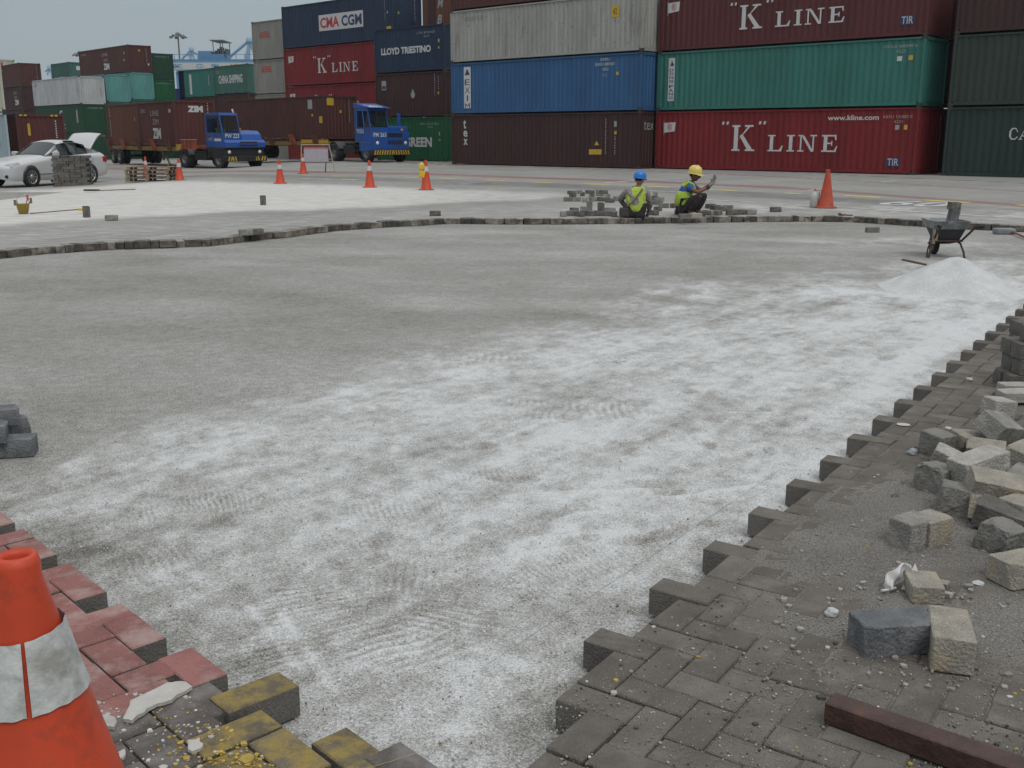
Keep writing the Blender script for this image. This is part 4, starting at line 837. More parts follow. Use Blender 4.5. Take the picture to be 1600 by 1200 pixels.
letters('ZIM',.82,1.92,.36,E20,c2,white,width=.92,bold=.07); strips(c2,2.0,.6,2.4,E20,white,.05)
tractor((-17.77,61.0,zg(-17.8,61)),134,'blue terminal tractor numbered PW 223 with black bumper, nearer and left of the two','PW 223',1)
r2=t_place(-19.78,73.35,43.5); z2=zg(r2.x,r2.y)
trailer((r2.x,r2.y,z2),136.5,'rusty skeletal trailer of the farther truck, under the long brown container',False)
c3=container(L40,H0,'brown',(-19.78,73.35,z2+1.19+.12),136.5,'long dark brown container riding on the farther truck')
plate(10.4,10.9,1.8,2.35,S,c3,dimwhite,'faded_panel') ; plate(11.6,11.95,.95,1.35,S,c3,yellow); plate(.25,.75,2.0,2.5,E40,c3,yellow); plate(1.15,1.3,1.55,1.72,E40,c3,yellow); strips(c3,1.85,1.0,2.35,E40); plate(10.75,10.95,1.35,1.5,S,c3,yellow)
for v in (.05,): 
    q=MB(); q.box(-12.0,0,.1,.2,1.18,1.31); q.box(-12.0,0,2.2,2.3,1.18,1.31); o=q.build('bolster_rail',rustbr,[x for x in bpy.data.objects if x.name.startswith('container_trailer')][-1])
tractor((-9.7,64.2,zg(-10,64)),141,'blue terminal tractor numbered PM 263 with a fully striped bumper, farther of the two','PM 263',2)
# ============================================================ white car
carw=mat('car_paint_white',(.50,.51,.51),.22,var=.03,spec=.6); chrome=mat('chrome',(.6,.6,.6),.15,metal=1,var=.02); tail=mat('tail_lamp_red',(.35,.01,.01),.2); carblk=mat('car_trim_black',(.012,.012,.012),.4); alloy=mat('alloy',(.45,.46,.46),.3,metal=.7,var=.05)
carp=atg(49,290); carp=Vector((ap(50,37.6),37.6,0)); carp.z=zg(carp.x,carp.y)
CAZ=203
car=thing('car','white saloon car with its boot lid open, parked behind the brick stack','car',tuple(carp),PI/2-R(CAZ)); car.scale=(1,1,1.09)
# local: +x forward, origin on ground under the left front wheel; car body y from 0 (left, seen) to -1.8
def body_section(x):
    # returns half width scale, sill z, belt z
    return
st=[ # x, z_bottom, z_belt(shoulder), z_top(deck), half width at belt, half width at deck edge
(.98,.30,.56,.60,.50,.40),(.92,.22,.62,.70,.72,.55),(.72,.19,.68,.79,.84,.62),(.35,.19,.74,.87,.89,.68),(0,.19,.79,.93,.90,.70),(-.45,.19,.84,.98,.90,.72),(-.85,.19,.88,1.02,.905,.76),(-1.4,.19,.90,1.0,.905,.80),(-2.0,.19,.92,1.01,.905,.80),(-2.6,.20,.94,1.04,.90,.80),(-3.1,.22,.96,1.09,.885,.76),(-3.5,.26,.95,1.10,.86,.72),(-3.74,.30,.90,1.06,.82,.66),(-3.84,.36,.80,.98,.74,.55)]
b=MB(); ring=[]
for x,z0_,zb_,zt_,w1,w2 in st:
    sec=[(-w1*.93,z0_),(-w1*.99,z0_+.12),(-w1*1.0,(z0_+zb_)/2),(-w1,zb_-.05),(-w1*.975,zb_),(-w2,zt_-.012),(-w2*.5,zt_+.012),(0,zt_+.018)]
    sec=sec+[(-a,c) for a,c in sec[-2::-1]]; ring.append([(x,a-.9,c) for a,c in sec])
n=len(ring[0]); b.add([p for r_ in ring for p in r_],[(i*n+k,i*n+k+1,(i+1)*n+k+1,(i+1)*n+k) for i in range(len(ring)-1) for k in range(n-1)]+[list(range(n)),[(len(ring)-1)*n+k for k in range(n)][::-1]],0,1.,True)
bd=b.build('body',carw,car); md=bd.modifiers.new('s','SUBSURF'); md.levels=2; md.render_levels=2
# greenhouse
gh=[(-.80,.90,1.02,.78,.72),(-1.45,1.0,1.40,.77,.60),(-1.9,1.0,1.465,.77,.59),(-2.4,1.02,1.46,.77,.58),(-2.85,1.04,1.38,.76,.56),(-3.45,1.06,1.10,.72,.60)]
b=MB(); ring=[]
for x,z0_,zt_,w1,w2 in gh:
    sec=[(-w1,z0_),(-(w1*.55+w2*.45),z0_+(zt_-z0_)*.5),(-w2-.02,zt_-.06*(zt_-z0_)/.45),(-w2*.85,zt_),(-w2*.4,zt_+.02),(0,zt_+.025)]; sec=sec+[(-a,c) for a,c in sec[-2::-1]]; ring.append([(x,a-.9,c) for a,c in sec])
n=len(ring[0]); parts={'roof':MB(),'windscreen':MB(),'rear_window':MB(),'side_window':MB()}
for i in range(len(ring)-1):
    for k in range(n-1):
        kk=min(k,n-2-k)
        nm='windscreen' if (i==0 and kk>=2) else ('rear_window' if (i==4 and kk>=3) else ('side_window' if (kk<=1 and 1<=i<=3) else 'roof'))
        q=[ring[i][k],ring[i][k+1],ring[i+1][k+1],ring[i+1][k]]
        parts[nm].add(q,[(0,1,2,3)],0,1.,True)
for nm,b in parts.items():
    o=b.build(nm,carw if nm=='roof' else gdark,car); bm_=bmesh.new(); bm_.from_mesh(o.data); bmesh.ops.remove_doubles(bm_,verts=bm_.verts[:],dist=.0005); bm_.to_mesh(o.data); bm_.free()
    if nm=='roof': md=o.modifiers.new('t','SOLIDIFY'); md.thickness=.012
for s_ in (0,1):
    for x in (-1.98,):
        q=MB(); f_=lambda y:(y if s_==0 else -1.8-y); q.tube([(x,f_(-.123),1.02),(x,f_(-.21),1.22),(x,f_(-.315),1.40)],.022,6); q.build('window_pillar',carblk,car)
def pane(pts,m,name,p=car):
    b=MB(); b.add(pts,[tuple(range(len(pts)))]); return b.build(name,m,p,fix=False)
for x in (0,-2.78):
    for s_ in (1,-1):
        y=-.075 if s_==1 else -1.725
        wheel(car,x,y,.325,.215,.225,s_,spokes=10,rm=alloy)
        a=MB(); M=Matrix.Translation((x,-.9+s_*.80,.335))@Matrix.Rotation(-PI/2*s_,4,'X'); a.lathe([(.365,0),(.365,.110),(.001,.110)],26,M); a.build('wheel_arch',carblk,car)
h=MB(); h.add([(.93,-.30,.60),(.78,-.10,.64),(.42,-.045,.74),(.46,-.09,.80),(.80,-.26,.745),(.90,-.40,.67)],[(0,1,2,3,4,5)]); h.build('headlight',glass('headlight_glass',(.35,.37,.4),.1),car,fix=False)
h=MB(); h.add([(.93,-1.50,.60),(.78,-1.70,.64),(.42,-1.755,.74),(.46,-1.71,.80),(.80,-1.54,.745),(.90,-1.40,.67)],[(0,1,2,3,4,5)]); h.build('headlight',MC['headlight_glass'],car,fix=False)
h=MB(); h.bbox(.93,.985,-1.25,-.55,.52,.64,.02); g_=h.build('grille',carblk,car); h=MB()
for z in (.55,.585,.62): h.box(.98,.992,-1.22,-.58,z,z+.012)
h.build('grille_bar',chrome,g_)
h=MB(); h.bbox(.93,1.0,-1.3,-.5,.28,.38,.02); h.build('lower_grille',carblk,car)
for y in (-.30,-1.5):
    h=MB(); h.bbox(.86,.93,y-.13,y+.13,.30,.40,.03); h.build('fog_lamp_recess',carblk,car)
h=MB(); h.bbox(-1.18,-.98,.02,.20,.98,1.12,.04); h.build('mirror',carw,car); h=MB(); h.bbox(-1.18,-.98,-2.0,-1.82,.98,1.12,.04); h.build('mirror',carw,car)
h=MB(); h.tube([(-.35,.006,.40),(-2.4,.008,.42)],.008,6); h.build('side_moulding',carblk,car)
for x in (-1.95,-2.95): 
    h=MB(); h.tube([(x+.02,.0,.30),(x,.008,.9)],.004,5); h.build('door_seam',carblk,car)
h=MB(); h.bbox(-3.72,-3.50,-.13,-.035,.74,.93,.03); h.build('tail_lamp',tail,car)
# open boot lid
lid=MB(); 
def lp(u,y): # curve of the raised lid
    a=u; return (-3.02-.20*math.sin(a*1.5)-.62*a*.75, y, 1.14+.58*math.sin(min(a,1)*1.45)*1.0)
N1=8; ys_=[-1.58,-1.5,-1.2,-.9,-.6,-.3,-.22]
V_=[]; 
for i in range(N1+1):
    for y in ys_: p=lp(i/N1,y); V_.append((p[0],p[1],p[2]+.03*(1-((y+.9)/.68)**2)))
F_2=[(i*7+k,i*7+k+1,(i+1)*7+k+1,(i+1)*7+k) for i in range(N1) for k in range(6)]
lid.add(V_,F_2,0,1.,True); lo=lid.build('boot_lid',[carw],car); sm=lo.modifiers.new('t','SOLIDIFY'); sm.thickness=.05; 
for y_ in (-1.5,-.55):
    li=MB(); li.bbox(-3.86,-3.78,y_,y_+.25,1.62,1.70,.015); li.build('lid_lamp',tail,lo)
# ============================================================ traffic cones
conem=mat('cone_orange',(.52,.060,.022),.5,var=.16,vs=7,dirt=(.20,.045,.03),da=.55,ds=7,spec=.4); coned=mat('cone_faded',(.42,.06,.028),.65,var=.2,vs=5,dirt=(.16,.05,.03),da=.6); band=mat('cone_band',(.46,.48,.47),.45,var=.1,vs=6,dirt=(.33,.33,.30),da=.4)
def cone(name,loc,label,h=.74,bands=((.62,.80),),m=conem,rb=.15,rt=.032,group=None,flange=True,detail=24):
    t=thing(name,label,'traffic cone',loc,random.uniform(0,1),group)
    rr=lambda z: rb+(rt-rb)*(z/h)
    b=MB(); b.lathe([(rb+.02,.022),(rr(.05)+.004,.05),(rr(h*.5),h*.5),(rt+.006,h-.05),(rt+.006,h-.02),(rt+.002,h-.004),(rt-.006,h),(rt-.012,h-.012),(rt-.014,h-.1)],detail*2); b.build('body',m,t)
    b=MB()
    b.lathe([(.001,.0),(rb+.065,.0),(rb+.07,.012),(rb+.06,.024),(rb+.015,.03)],detail*2); b.build('base',m,t)
    for a,c in bands:
        b=MB(); b.lathe([(rr(h*a)+.0035,h*a),(rr(h*c)+.0035,h*c)],detail*2); b.build('reflective_band',band,t)
    return t
cl=['orange cone between the pallet stack and the nearer truck','orange cone left of the folding sign','orange cone standing alone right of the folding sign','orange cone with a yellow warning lamp hung beside it']
cone('traffic_cone',tuple(atg(281,281.5)),cl[0]); cone('traffic_cone',tuple(atg(438,286.5)),cl[1],h=.74); cone('traffic_cone',tuple(atg(578,292.5)),cl[2],h=.78); lc=atg(666,296.5); cone('traffic_cone',tuple(lc),cl[3],h=.82)
cone('traffic_cone',tuple(atg(474,271)),'orange cone touching the left leg of the folding sign',h=.78)
cone('traffic_cone',tuple(atg(229,277)),'orange cone whose top shows over the pallet stack',h=.86)
cone('traffic_cone',tuple(atg(1290,324.5)),'tall plain orange cone without a white band, beside the white jug',h=.80,bands=(),m=coned,rb=.165,rt=.04)
# foreground cone, cut by the left edge of the picture
fc=cone('traffic_cone',(-.952,1.845,0),'large orange cone in the near left corner with torn white sleeve',h=.72,bands=(),rb=.200,rt=.036,detail=40)
fc.rotation_euler=(0,0,0)
rr=lambda z: .2+(.036-.2)*(z/.72)
b=MB(); n=90; a0=R(-68); V_=[]
for i in range(n+1):
    a=a0+R(2.5)+(2*PI-R(5))*i/n
    jag=.0016*math.sin(i*1.1)*math.sin(i*.27); zt=.570+.008*math.sin(a*1.0+1); z0=.420+jag+.012*math.sin(a+2)
    for k in range(5): z=z0+(zt-z0)*k/4; q=rr(z)+.0045+(.0018 if i in (0,n) else 0)+.0012*math.sin(i*.9+k*1.3); V_.append((q*math.cos(a),q*math.sin(a),z))
b.add(V_,[(i*5+k,(i+1)*5+k,(i+1)*5+k+1,i*5+k+1) for i in range(n) for k in range(4)],0,1.,True)
sl_=mat('sleeve_white',(.50,.52,.51),.45,var=.12,vs=9,dirt=(.27,.265,.24),da=.7,ds=11,bump=.6,bs=30)
b.build('reflective_sleeve',sl_,fc,fix=False)
# folding sign
ww=mat('sign_wood',(.34,.29,.22),.8,var=.2); wdk=mat('sign_wood_dark',(.11,.07,.045),.8,var=.25)
sgp=atg(492,269.5); sg=thing('folding_sign','folding trestle sign with a pale panel and thin wooden legs beside a cone','folding sign',tuple(sgp),R(8))
for x,y,x2,y2 in ((-.55,-.28,-.5,0),(.85,-.28,.62,0),(-.5,.35,-.5,0),(.42,.35,.55,0)):
    q=MB(); q.tube([(x,y,0),(x2,y2,1.12)],.022,6); q.build('leg',ww if y<0 else wdk,sg)
q=MB(); q.tube([(-.52,0,1.12),(.66,0,1.12)],.025,6); q.build('top_rail',ww,sg); q=MB(); q.bbox(-.42,.58,-.08,-.06,.42,1.05,.005,M=Matrix.Rotation(R(-6),4,'X')); q.build('panel',mat('sign_panel_lilac',(.36,.33,.38),.6,var=.08),sg); q=MB(); q.box(-.42,.58,-.086,-.082,.97,1.05,M=Matrix.Rotation(R(-6),4,'X')); q.build('panel_header',mat('sign_red',(.42,.10,.09),.6),sg)
q=MB(); q.tube([(-.5,-.16,.42),(.72,-.16,.42)],.018,6); q.build('cross_rail',wdk,sg)
# yellow lamp hung on the cone
yl=thing('warning_lamp','yellow warning lamp hanging against the left of a cone','lamp',(lc.x-.17,lc.y-.06,.0),R(15))
yb=mat('lamp_yellow',(.62,.40,.02),.35,var=.06)
q=MB(); q.bbox(-.11,.07,-.06,.06,.34,.53,.02,M=Matrix.Rotation(R(12),4,'Y')); q.build('battery_box',yb,yl)
q=MB(); q.lathe([(.001,-.05),(.08,-.045),(.1,0),(.08,.045),(.001,.05)],18,Matrix.Translation((.06,0,.64))@Matrix.Rotation(PI/2,4,'X')@Matrix.Scale(1.25,4,(0,1,0))); q.build('lens',mat('lens_yellow',(.60,.42,.05),.2),yl); q=MB(); q.tube([(.03,0,.5),(.06,0,.57)],.03,8); q.tube([(.09,0,.72),(.17,.05,.80)],.012,6); q.build('bracket',black,yl)
# ============================================================ brick stack, pallets, bucket, shovels, jug
wood=mat('pallet_wood',(.17,.125,.085),.85,var=.35,vs=5,dirt=(.08,.06,.045),da=.5); woodl=mat('pallet_wood_pale',(.26,.20,.14),.85,var=.3,vs=5,dirt=(.1,.08,.06),da=.4)
bp_=atg(116,290); bs=thing('paver_stack','tall block of stacked grey pavers standing in front of the white car','brick stack',tuple(bp_),R(14))
b=MB(); rr_=random.Random(4)
for lay in range(11):
    z=.02+lay*.093
    for i in range(6 if lay%2 else 5):
        for j in range(5):
            lx=.2
            if lay%2: x=-.56+i*.19+rr_.gauss(0,.006); wx_,wy_=.088,.105
            else: x=-.56+i*.23+.06+rr_.gauss(0,.006); wx_,wy_=.112,.105
            y=-.1+j*.215+rr_.gauss(0,.005)
            if lay==10 and rr_.random()<.35: continue
            b.box(x-wx_,x+wx_,y-wy_,y+wy_,z,z+.089,a=rr_.uniform(.7,1.3))
b.build('pavers',mat_brick('brick_stack',(.12,.113,.103),dirt=(.17,.165,.155),da=.6),bs,fix=False)
q=MB(); q.box(-.66,.66,-.22,.88,-.02,.018); q.build('base_board',wood,bs)
def loose(px,py,zc,yaw,tiltx=0,tilty=0,dims=(.215,.105,.09),m=None,label='',group=None,chip=0,parent=None,name='paver',seed=None,zbase=None):
    """a loose concrete paver: bevelled block with knocked corners; px,py is where its centre is seen"""
    rs=random.Random(seed if seed is not None else int(px*7+py)); t=bmesh.new(); bmesh.ops.create_cube(t,size=1)
    for v in t.verts: v.co=Vector((v.co.x*dims[0],v.co.y*dims[1],v.co.z*dims[2]))
    if chip:
        for i in range(1 if chip<1 else 3):
            c=Vector((rs.choice((-1,1))*dims[0]/2,rs.choice((-1,1))*dims[1]/2,rs.choice((-.3,1,1))*dims[2]/2)); nn=(c+Vector((rs.gauss(0,.02),rs.gauss(0,.02),rs.gauss(0,.02)))).normalized()
            g=bmesh.ops.bisect_plane(t,geom=t.verts[:]+t.edges[:]+t.faces[:],plane_co=c*(1-(.10 if chip<1 else .15)*rs.uniform(.5,1.3)),plane_no=nn,clear_outer=True)
            ed=[e for e in t.edges if e.is_boundary]
            if ed: bmesh.ops.holes_fill(t,edges=ed)
    bmesh.ops.bevel(t,geom=t.edges[:],offset=.0035,segments=1,affect='EDGES')
    if chip:
        bmesh.ops.triangulate(t,faces=t.faces[:]); bmesh.ops.subdivide_edges(t,edges=[e for e in t.edges if e.calc_length()>.03],cuts=2,use_grid_fill=True)
        for v in t.verts: v.co+=Vector((rs.gauss(0,1),rs.gauss(0,1),rs.gauss(0,1)))*(.0007 if chip<1 else .0020)
    me=bpy.data.meshes.new(name); t.to_mesh(me); t.free(); me.materials.append(m or LB[0]); o=link(name,me,parent)
    p=at(px,py,zc); o.location=p; o.rotation_euler=(R(tiltx),R(tilty),PI/2-R(yaw)); tag(o,label,'paver',group); return o
def lbm(n,c,d): return mat(n,c,.93,var=.28,vs=14,bump=1,bs=90,dirt=d,da=.6,ds=9,fine=.25,fs=240,spec=.2)
LB=[lbm('loose_grey',(.25,.243,.225),(.34,.33,.31)),lbm('loose_tan',(.30,.28,.24),(.36,.29,.19)),lbm('loose_bluegrey',(.14,.147,.155),(.22,.225,.23)),lbm('loose_dark',(.13,.123,.112),(.21,.20,.185)),lbm('loose_broken',(.21,.205,.19),(.11,.105,.095)),lbm('loose_pale',(.38,.37,.34),(.26,.25,.23))]
# singles on the far paving
for a in [(135,331,.1,20,0,90,'brown paver standing on end beside the yellow-tipped stick',3),(174,340,.05,80,0,0,'low grey paver lying flat right of the upright brown one',0),(411,313,.1,40,0,90,'lone paver standing on end in the white sand',3),(384,363,.048,75,0,0,'left one of two pavers sitting on the pit edge',0),(400,362,.048,60,0,0,'right one of two pavers sitting on the pit edge',3),(680,333,.048,85,0,0,'lone flat paver behind the pit edge near mid picture',3),(1363,359,-.055,85,0,0,'small paver lying in the pit left of the wheelbarrow',4),(1212,327,.048,85,0,0,'rightmost lone paver, between the workers and the tall cone',3)]:
    loose(a[0],a[1],a[2],a[3],a[4],a[5],m=LB[a[7]],label=a[6],chip=.6)
gA='pavers heaped behind the worker in the blue helmet'; gB='pavers lined up left of the worker in the blue helmet'; gC='pavers around the two workers'
la='weathered grey paver in the low heap behind and left of the blue-helmeted worker'
rs=random.Random(12)
for i,(px,py,lv) in enumerate([(888,311,0),(902,311,0),(914,312,0),(927,311,0),(940,311,0),(953,313,0),(963,310,0),(895,305,0),(910,303,0),(925,304,0),(938,303,0),(950,306,0),(893,301,1),(905,300,1),(936,299,1),(922,300,1),(943,300,1)]):
    loose(px,py,.047+.095*lv,rs.uniform(0,180),0,0,m=LB[rs.choice((0,3,4,0))],label=la,group=gA,chip=.7)
lb='grey paver in the uneven row left of the blue-helmeted worker'
for i,(px,py,lv) in enumerate([(880,334,0),(893,333,0),(906,334,0),(920,333,0),(934,333,0),(948,333,0),(960,334,0),(912,326,1),(921,323,1),(939,325,1),(897,328,0),(953,328,0)]):
    loose(px,py,.047+.095*lv,rs.uniform(0,180),0,90 if px in(921,939) else 0,m=LB[rs.choice((0,3,4))],label=lb,group=gB,chip=.6)
lcx='grey paver in the small pile between the two workers'
for px,py,lv in [(1022,309,0),(1028,316,0),(1037,321,0),(1028,326,0),(1021,332,0),(1024,303,1),(1054,321,0),(1058,331,0),(1030,311,1)]:
    loose(px,py,.047+.09*lv,rs.uniform(0,180),0,0,m=LB[rs.choice((0,3,4))],label=lcx,group=gC,chip=.6)
ld='grey paver in the pile just right of the yellow-helmeted worker'
for px,py,lv in [(1107,332,0),(1122,332,0),(1110,322,1),(1128,326,0),(1137,324,0),(1098,334,0),(1146,331,0),(1118,324,1)]:
    loose(px,py,.047+.09*lv,rs.uniform(0,180),0,0,m=LB[rs.choice((0,3,4))],label=ld,group='pavers right of the worker in the yellow helmet',chip=.6)
for i,(px,py) in enumerate([(1143,332),(1156,331),(1173,331)]): loose(px,py,.048,rs.uniform(70,100),m=LB[3 if i!=2 else 0],label=['first of three spaced pavers right of the yellow-helmeted worker','middle one of three spaced pavers right of the yellow-helmeted worker','last of three spaced pavers right of the yellow-helmeted worker'][i],chip=.5)
for i,(px,py) in enumerate([(1087,337),(1070,338)]): loose(px,py,.046,80,m=LB[5-i],label=['pale paver right at the feet of the squatting worker','grey paver at the pit edge under the squatting worker'][i],chip=.5)
# dark pavers at the left edge, in the pit
for i,(px,py,z,yw,lab,dm) in enumerate([(16,697,-.05,78,'dark grey paver on the sand at the left edge, lower one nearest the camera',(.24,.12,.095)),(-40,688,-.05,78,'dark grey paver at the left edge, mostly out of the picture',(.24,.12,.095)),(8,668,-.045,40,'dark grey paver behind the nearest one at the left edge',(.22,.13,.095)),(-10,650,.04,55,'dark grey paver topmost at the left edge',(.24,.13,.09)),(-30,675,.045,70,'dark grey paver upper front one at the left edge',(.24,.13,.09))]):
    loose(px,py,z,yw,0,0 if i<3 else 5,dims=dm,m=LB[2] if i<5 else LB[3],label=lab,chip=.8)
# rubble pile on the right
pile=[(1464,695,.05,60,4,0,(.105,.13,.125),4,.9,'squarish broken grey paver at the left end of the rubble pile'),
(1511,692,.05,70,10,8,(.16,.11,.10),1,.8,'tan worn paver just behind the long pale one in the pile'),
(1560,668,.13,50,28,14,(.22,.14,.10),0,.7,'grey paver tilted like a roof near the top of the pile'),
(1560,637,.06,80,0,6,(.13,.13,.10),5,.6,'pale topped block at the far end of the pile'),
(1590,606,.05,85,0,2,(.22,.10,.05),5,.5,'thin pale slab on edge beyond the pile'),(1594,618,.05,85,4,0,(.24,.10,.06),5,.5,'thin pale slab lying in front of the other slab'),
(1478,713,.04,120,18,20,(.11,.08,.07),5,.9,'small pale wedge of paver squeezed under the long pale one'),
(1540,703,.06,115,20,0,(.17,.09,.07),1,.7,'narrow tan paver end lying between larger ones'),
(1529,727,.13,68,0,-9,(.235,.12,.10),5,.35,'long pale paver lying on top at the front of the pile'),
(1465,748,.05,60,0,6,(.13,.14,.12),4,1.6,'lumpy broken grey paver at the front left of the pile'),
(1560,763,.11,100,16,10,(.23,.12,.10),1,.5,'tan paver lying slanted below the long pale one'),
(1497,784,.045,20,8,5,(.14,.15,.13),4,1.7,'crumbled grey paver left in the front of the pile'),
(1537,797,.04,30,0,24,(.15,.10,.10),1,.6,'tan half buried paver right of the crumbled one'),
(1572,812,.05,125,6,12,(.22,.12,.10),3,.6,'dark grey paver in the lower right of the pile'),
(1564,842,.045,60,12,8,(.13,.12,.12),4,1.4,'broken grey block nearest the camera in the pile'),
(1597,795,.07,60,0,0,(.17,.11,.09),1,.5,'orange tinted paver at the right edge of the pile'),(1600,712,.12,50,12,0,(.18,.11,.09),1,.5,'orange tinted paver high at the right edge'),
(1600,752,.06,40,8,0,(.2,.12,.1),0,.5,'grey paver behind the slanted tan one at the right edge'),(1600,678,.05,80,0,0,(.2,.12,.1),3,.5,'dark paver low behind the roof shaped one'),(1598,888,.05,70,0,0,(.2,.12,.09),1,.6,'pale tan paver cut by the right edge in front of the pile'),
(1424,830,.052,60,0,0,(.14,.105,.11),0,.5,'left half of the squat grey pair in front of the pile'),(1452,826,.05,60,0,0,(.13,.11,.105),1,.6,'right half of the squat grey pair in front of the pile'),
(1396,988,.047,83,0,0,(.235,.12,.10),2,.25,'clean blue grey paver lying in front right'),(1484,998,.05,18,0,3,(.25,.115,.105),1,.6,'long tan paver leaning against the blue grey one'),(1443,917,.03,10,0,0,(.14,.105,.06),1,.5,'tan paver lying flat beside the plastic bag')]
for i,(px,py,z,yw,tx,ty,dm,mi,ch,lab) in enumerate(pile): loose(px,py,z,yw,tx,ty,dims=dm,m=LB[mi],label=lab,chip=ch,seed=i+50)
# neat dark stack at the right edge
k=0
base=at(1592,612,0)
for lay in range(4):
    for j in range(2 if lay<3 else 1):
        q=base+Vector((.10+.02*lay,.13*j+.0,0)); o=loose(800,900,.05,0,dims=(.30,.12,.095),m=LB[3],label='',chip=.3,seed=200+k)
        o.location=(q.x+(.03 if lay&1 else 0),q.y+.06+lay*.012,.0475+lay*.096); o.rotation_euler=(0,0,R(-4+lay*3)); tag(o,['bottom','second','third','topmost'][lay]+' dark paver, %s, in the tidy stack above the rubble pile at right'%(['near one','far one'][j]),'paver'); k+=1
for j in range(4):
    o=loose(800,900,.05,0,dims=(.22,.11,.095),m=LB[3],label='',chip=.3,seed=300+j); q=at(1594,548,0); o.location=(q.x+.06,q.y+.1*(j//2),.0475+.097*(j%2)); tag(o,['lower near','upper near','lower far','upper far'][j]+' dark paver in the farther small stack at the right edge','paver')
# ---- steel bar
bar=mat('bar_rust',(.055,.028,.022),.55,var=.35,vs=12,bump=.5,bs=60,dirt=(.12,.05,.03),da=.55,ds=10,spec=.5)
p0=at(1296,1095,.055); p1=at(1640,1215,.055); d=(p1-p0); d.normalize(); q=MB(); M=Matrix.Translation(p0-d*.0)@Vector((1,0,0)).rotation_difference(d).to_matrix().to_4x4()
q.bbox(0,(p1-p0).length+.6,-.034,.034,-.05,.012,.004,M=M); tag(q.build('timber_bar',bar),'dark reddish square bar lying across the pavers in the near right corner','bar')
# ---- plastic bag, stones
pl=mat('bag_plastic',(.50,.50,.49),.3,var=.1); 
b=MB(); n=14; V_=[]
for i in range(n):
    for j in range(n):
        u,v=i/(n-1),j/(n-1); wl=.075*(math.sin(PI*(.12+.80*v))**.8)*(1 if u>.5 else .85); x=(u-.5)*wl-.03*(1-v)+.035*v; z=.002+.085*v; y=.030*v+.010*math.sin(u*8+v*3)*(1-v*.4)+.007*math.cos(v*12+u*5)
        V_.append((x,y,z))
b.add(V_,[(i*n+j,(i+1)*n+j,(i+1)*n+j+1,i*n+j+1) for i in range(n-1) for j in range(n-1)],0,1.,True)
b.tube([(-.01,-.01,.012),(-.04,-.02,.008),(-.075,-.03,.006)],.005,6)
o=b.build('plastic_bag',pl,None,fix=False); o.location=at(1400,922,0); o.rotation_euler=(0,R(8),R(10)); md=o.modifiers.new('t','SOLIDIFY'); md.thickness=.002; tag(o,'crumpled white plastic bag beside the flat tan paver','plastic bag')
def stone(px,py,r,m,label,sq=.7,cat='stone',name='stone'):
    t=bmesh.new(); bmesh.ops.create_icosphere(t,subdivisions=2,radius=r); rs=random.Random(int(px+py))
    ph=[rs.uniform(0,6) for _ in range(6)]
    for v in t.verts:
        c=v.co/r; k=1+.16*math.sin(3*c.x+ph[0])*math.cos(2.5*c.y+ph[1])+.12*math.sin(4*c.z+ph[2]+2*c.x); v.co=Vector((v.co.x*k,v.co.y*k*.85,v.co.z*k*sq))
    me=bpy.data.meshes.new(name); t.to_mesh(me); t.free(); me.materials.append(m); o=link(name,me); p=at(px,py,r*sq*.7); o.location=p; return tag(o,label,cat)
stone(1300,957,.022,mat('stone_white',(.46,.47,.47),.7,bump=.5,bs=80),'white pebble on the pavers left of the blue grey paver')
stone(1426,706,.026,mat('stone_bluish',(.27,.30,.32),.5,bump=.5,bs=80),'bluish plastic lump on the pavers left of the rubble pile',cat='litter',name='litter')
stone(1515,593,.022,MC['stone_white'],'white round scrap on the pavers above the rubble pile',cat='litter',name='litter'); stone(1529,911,.02,MC['stone_white'],'flat white chip on the gravel in front of the rubble pile',.4,cat='litter',name='litter')
stone(1482,670,.018,MC['stone_white'],'small white scrap beside the top of the rubble pile',cat='litter',name='litter'); stone(1385,921,.02,MC['loose_grey'],'small grey lump in front of the plastic bag')
stone(1412,663,.035,mat('mortar_white',(.45,.42,.39),.8,bump=.6,bs=60),'flat white smear of mortar near the toothed pit edge',.12,cat='mortar',name='mortar_patch')
stone(1398,775,.016,MC['loose_dark'],'small dark lump left of the squat grey pair')
# ============================================================ sand heap and wheelbarrow
hp=at(1503,462,PIT); hc=Vector((hp.x+.10,hp.y+.42,PIT)); n=120
g=np.linspace(-1.5,1.5,n); HX,HY=np.meshgrid(g,g)
ang=np.arctan2(HY,HX); rad=np.hypot(HX,HY)*(1+.10*np.sin(ang*2+.6)+.06*np.sin(ang*3+2)+.05*np.sin(ang*5))/np.where(HX<0,.95,.86)
cr_=.40-.50*np.clip(rad,0,9); hz=.5*(cr_+np.sqrt(cr_**2+.0012))-.012; hz=np.where(hz>.345,.345+(hz-.345)*.35,hz); hz+=(.050*(fbm((HX+9)*3,(HY+9)*3,5,5)-.5)+.02*(fbm((HX+9)*12,(HY+9)*12,4,6)-.5))*np.clip(hz*12,0,1)-.012
he=grid_mesh('sand_heap',HX,HY,hz,mat('heap_sand',(.56,.57,.565),.95,var=.12,vs=5,bump=1,bs=120,fine=.28,fs=150,spec=.1,dirt=(.50,.51,.51),da=.5)); he.materials[0].node_tree
ho=link('sand_heap',he); ho.location=(hc.x,hc.y,PIT+.004); tag(ho,'conical heap of pale bedding sand below the wheelbarrow','sand heap')
wbm=mat('barrow_frame',(.045,.022,.02),.6,var=.35,dirt=(.1,.05,.03),da=.5); galv=mat('barrow_tray_grey',(.15,.16,.17),.5,var=.25,vs=7,dirt=(.40,.41,.41),da=.6,ds=8); pan=mat('basin_black',(.02,.02,.022),.6,var=.3,dirt=(.08,.08,.08),da=.3)
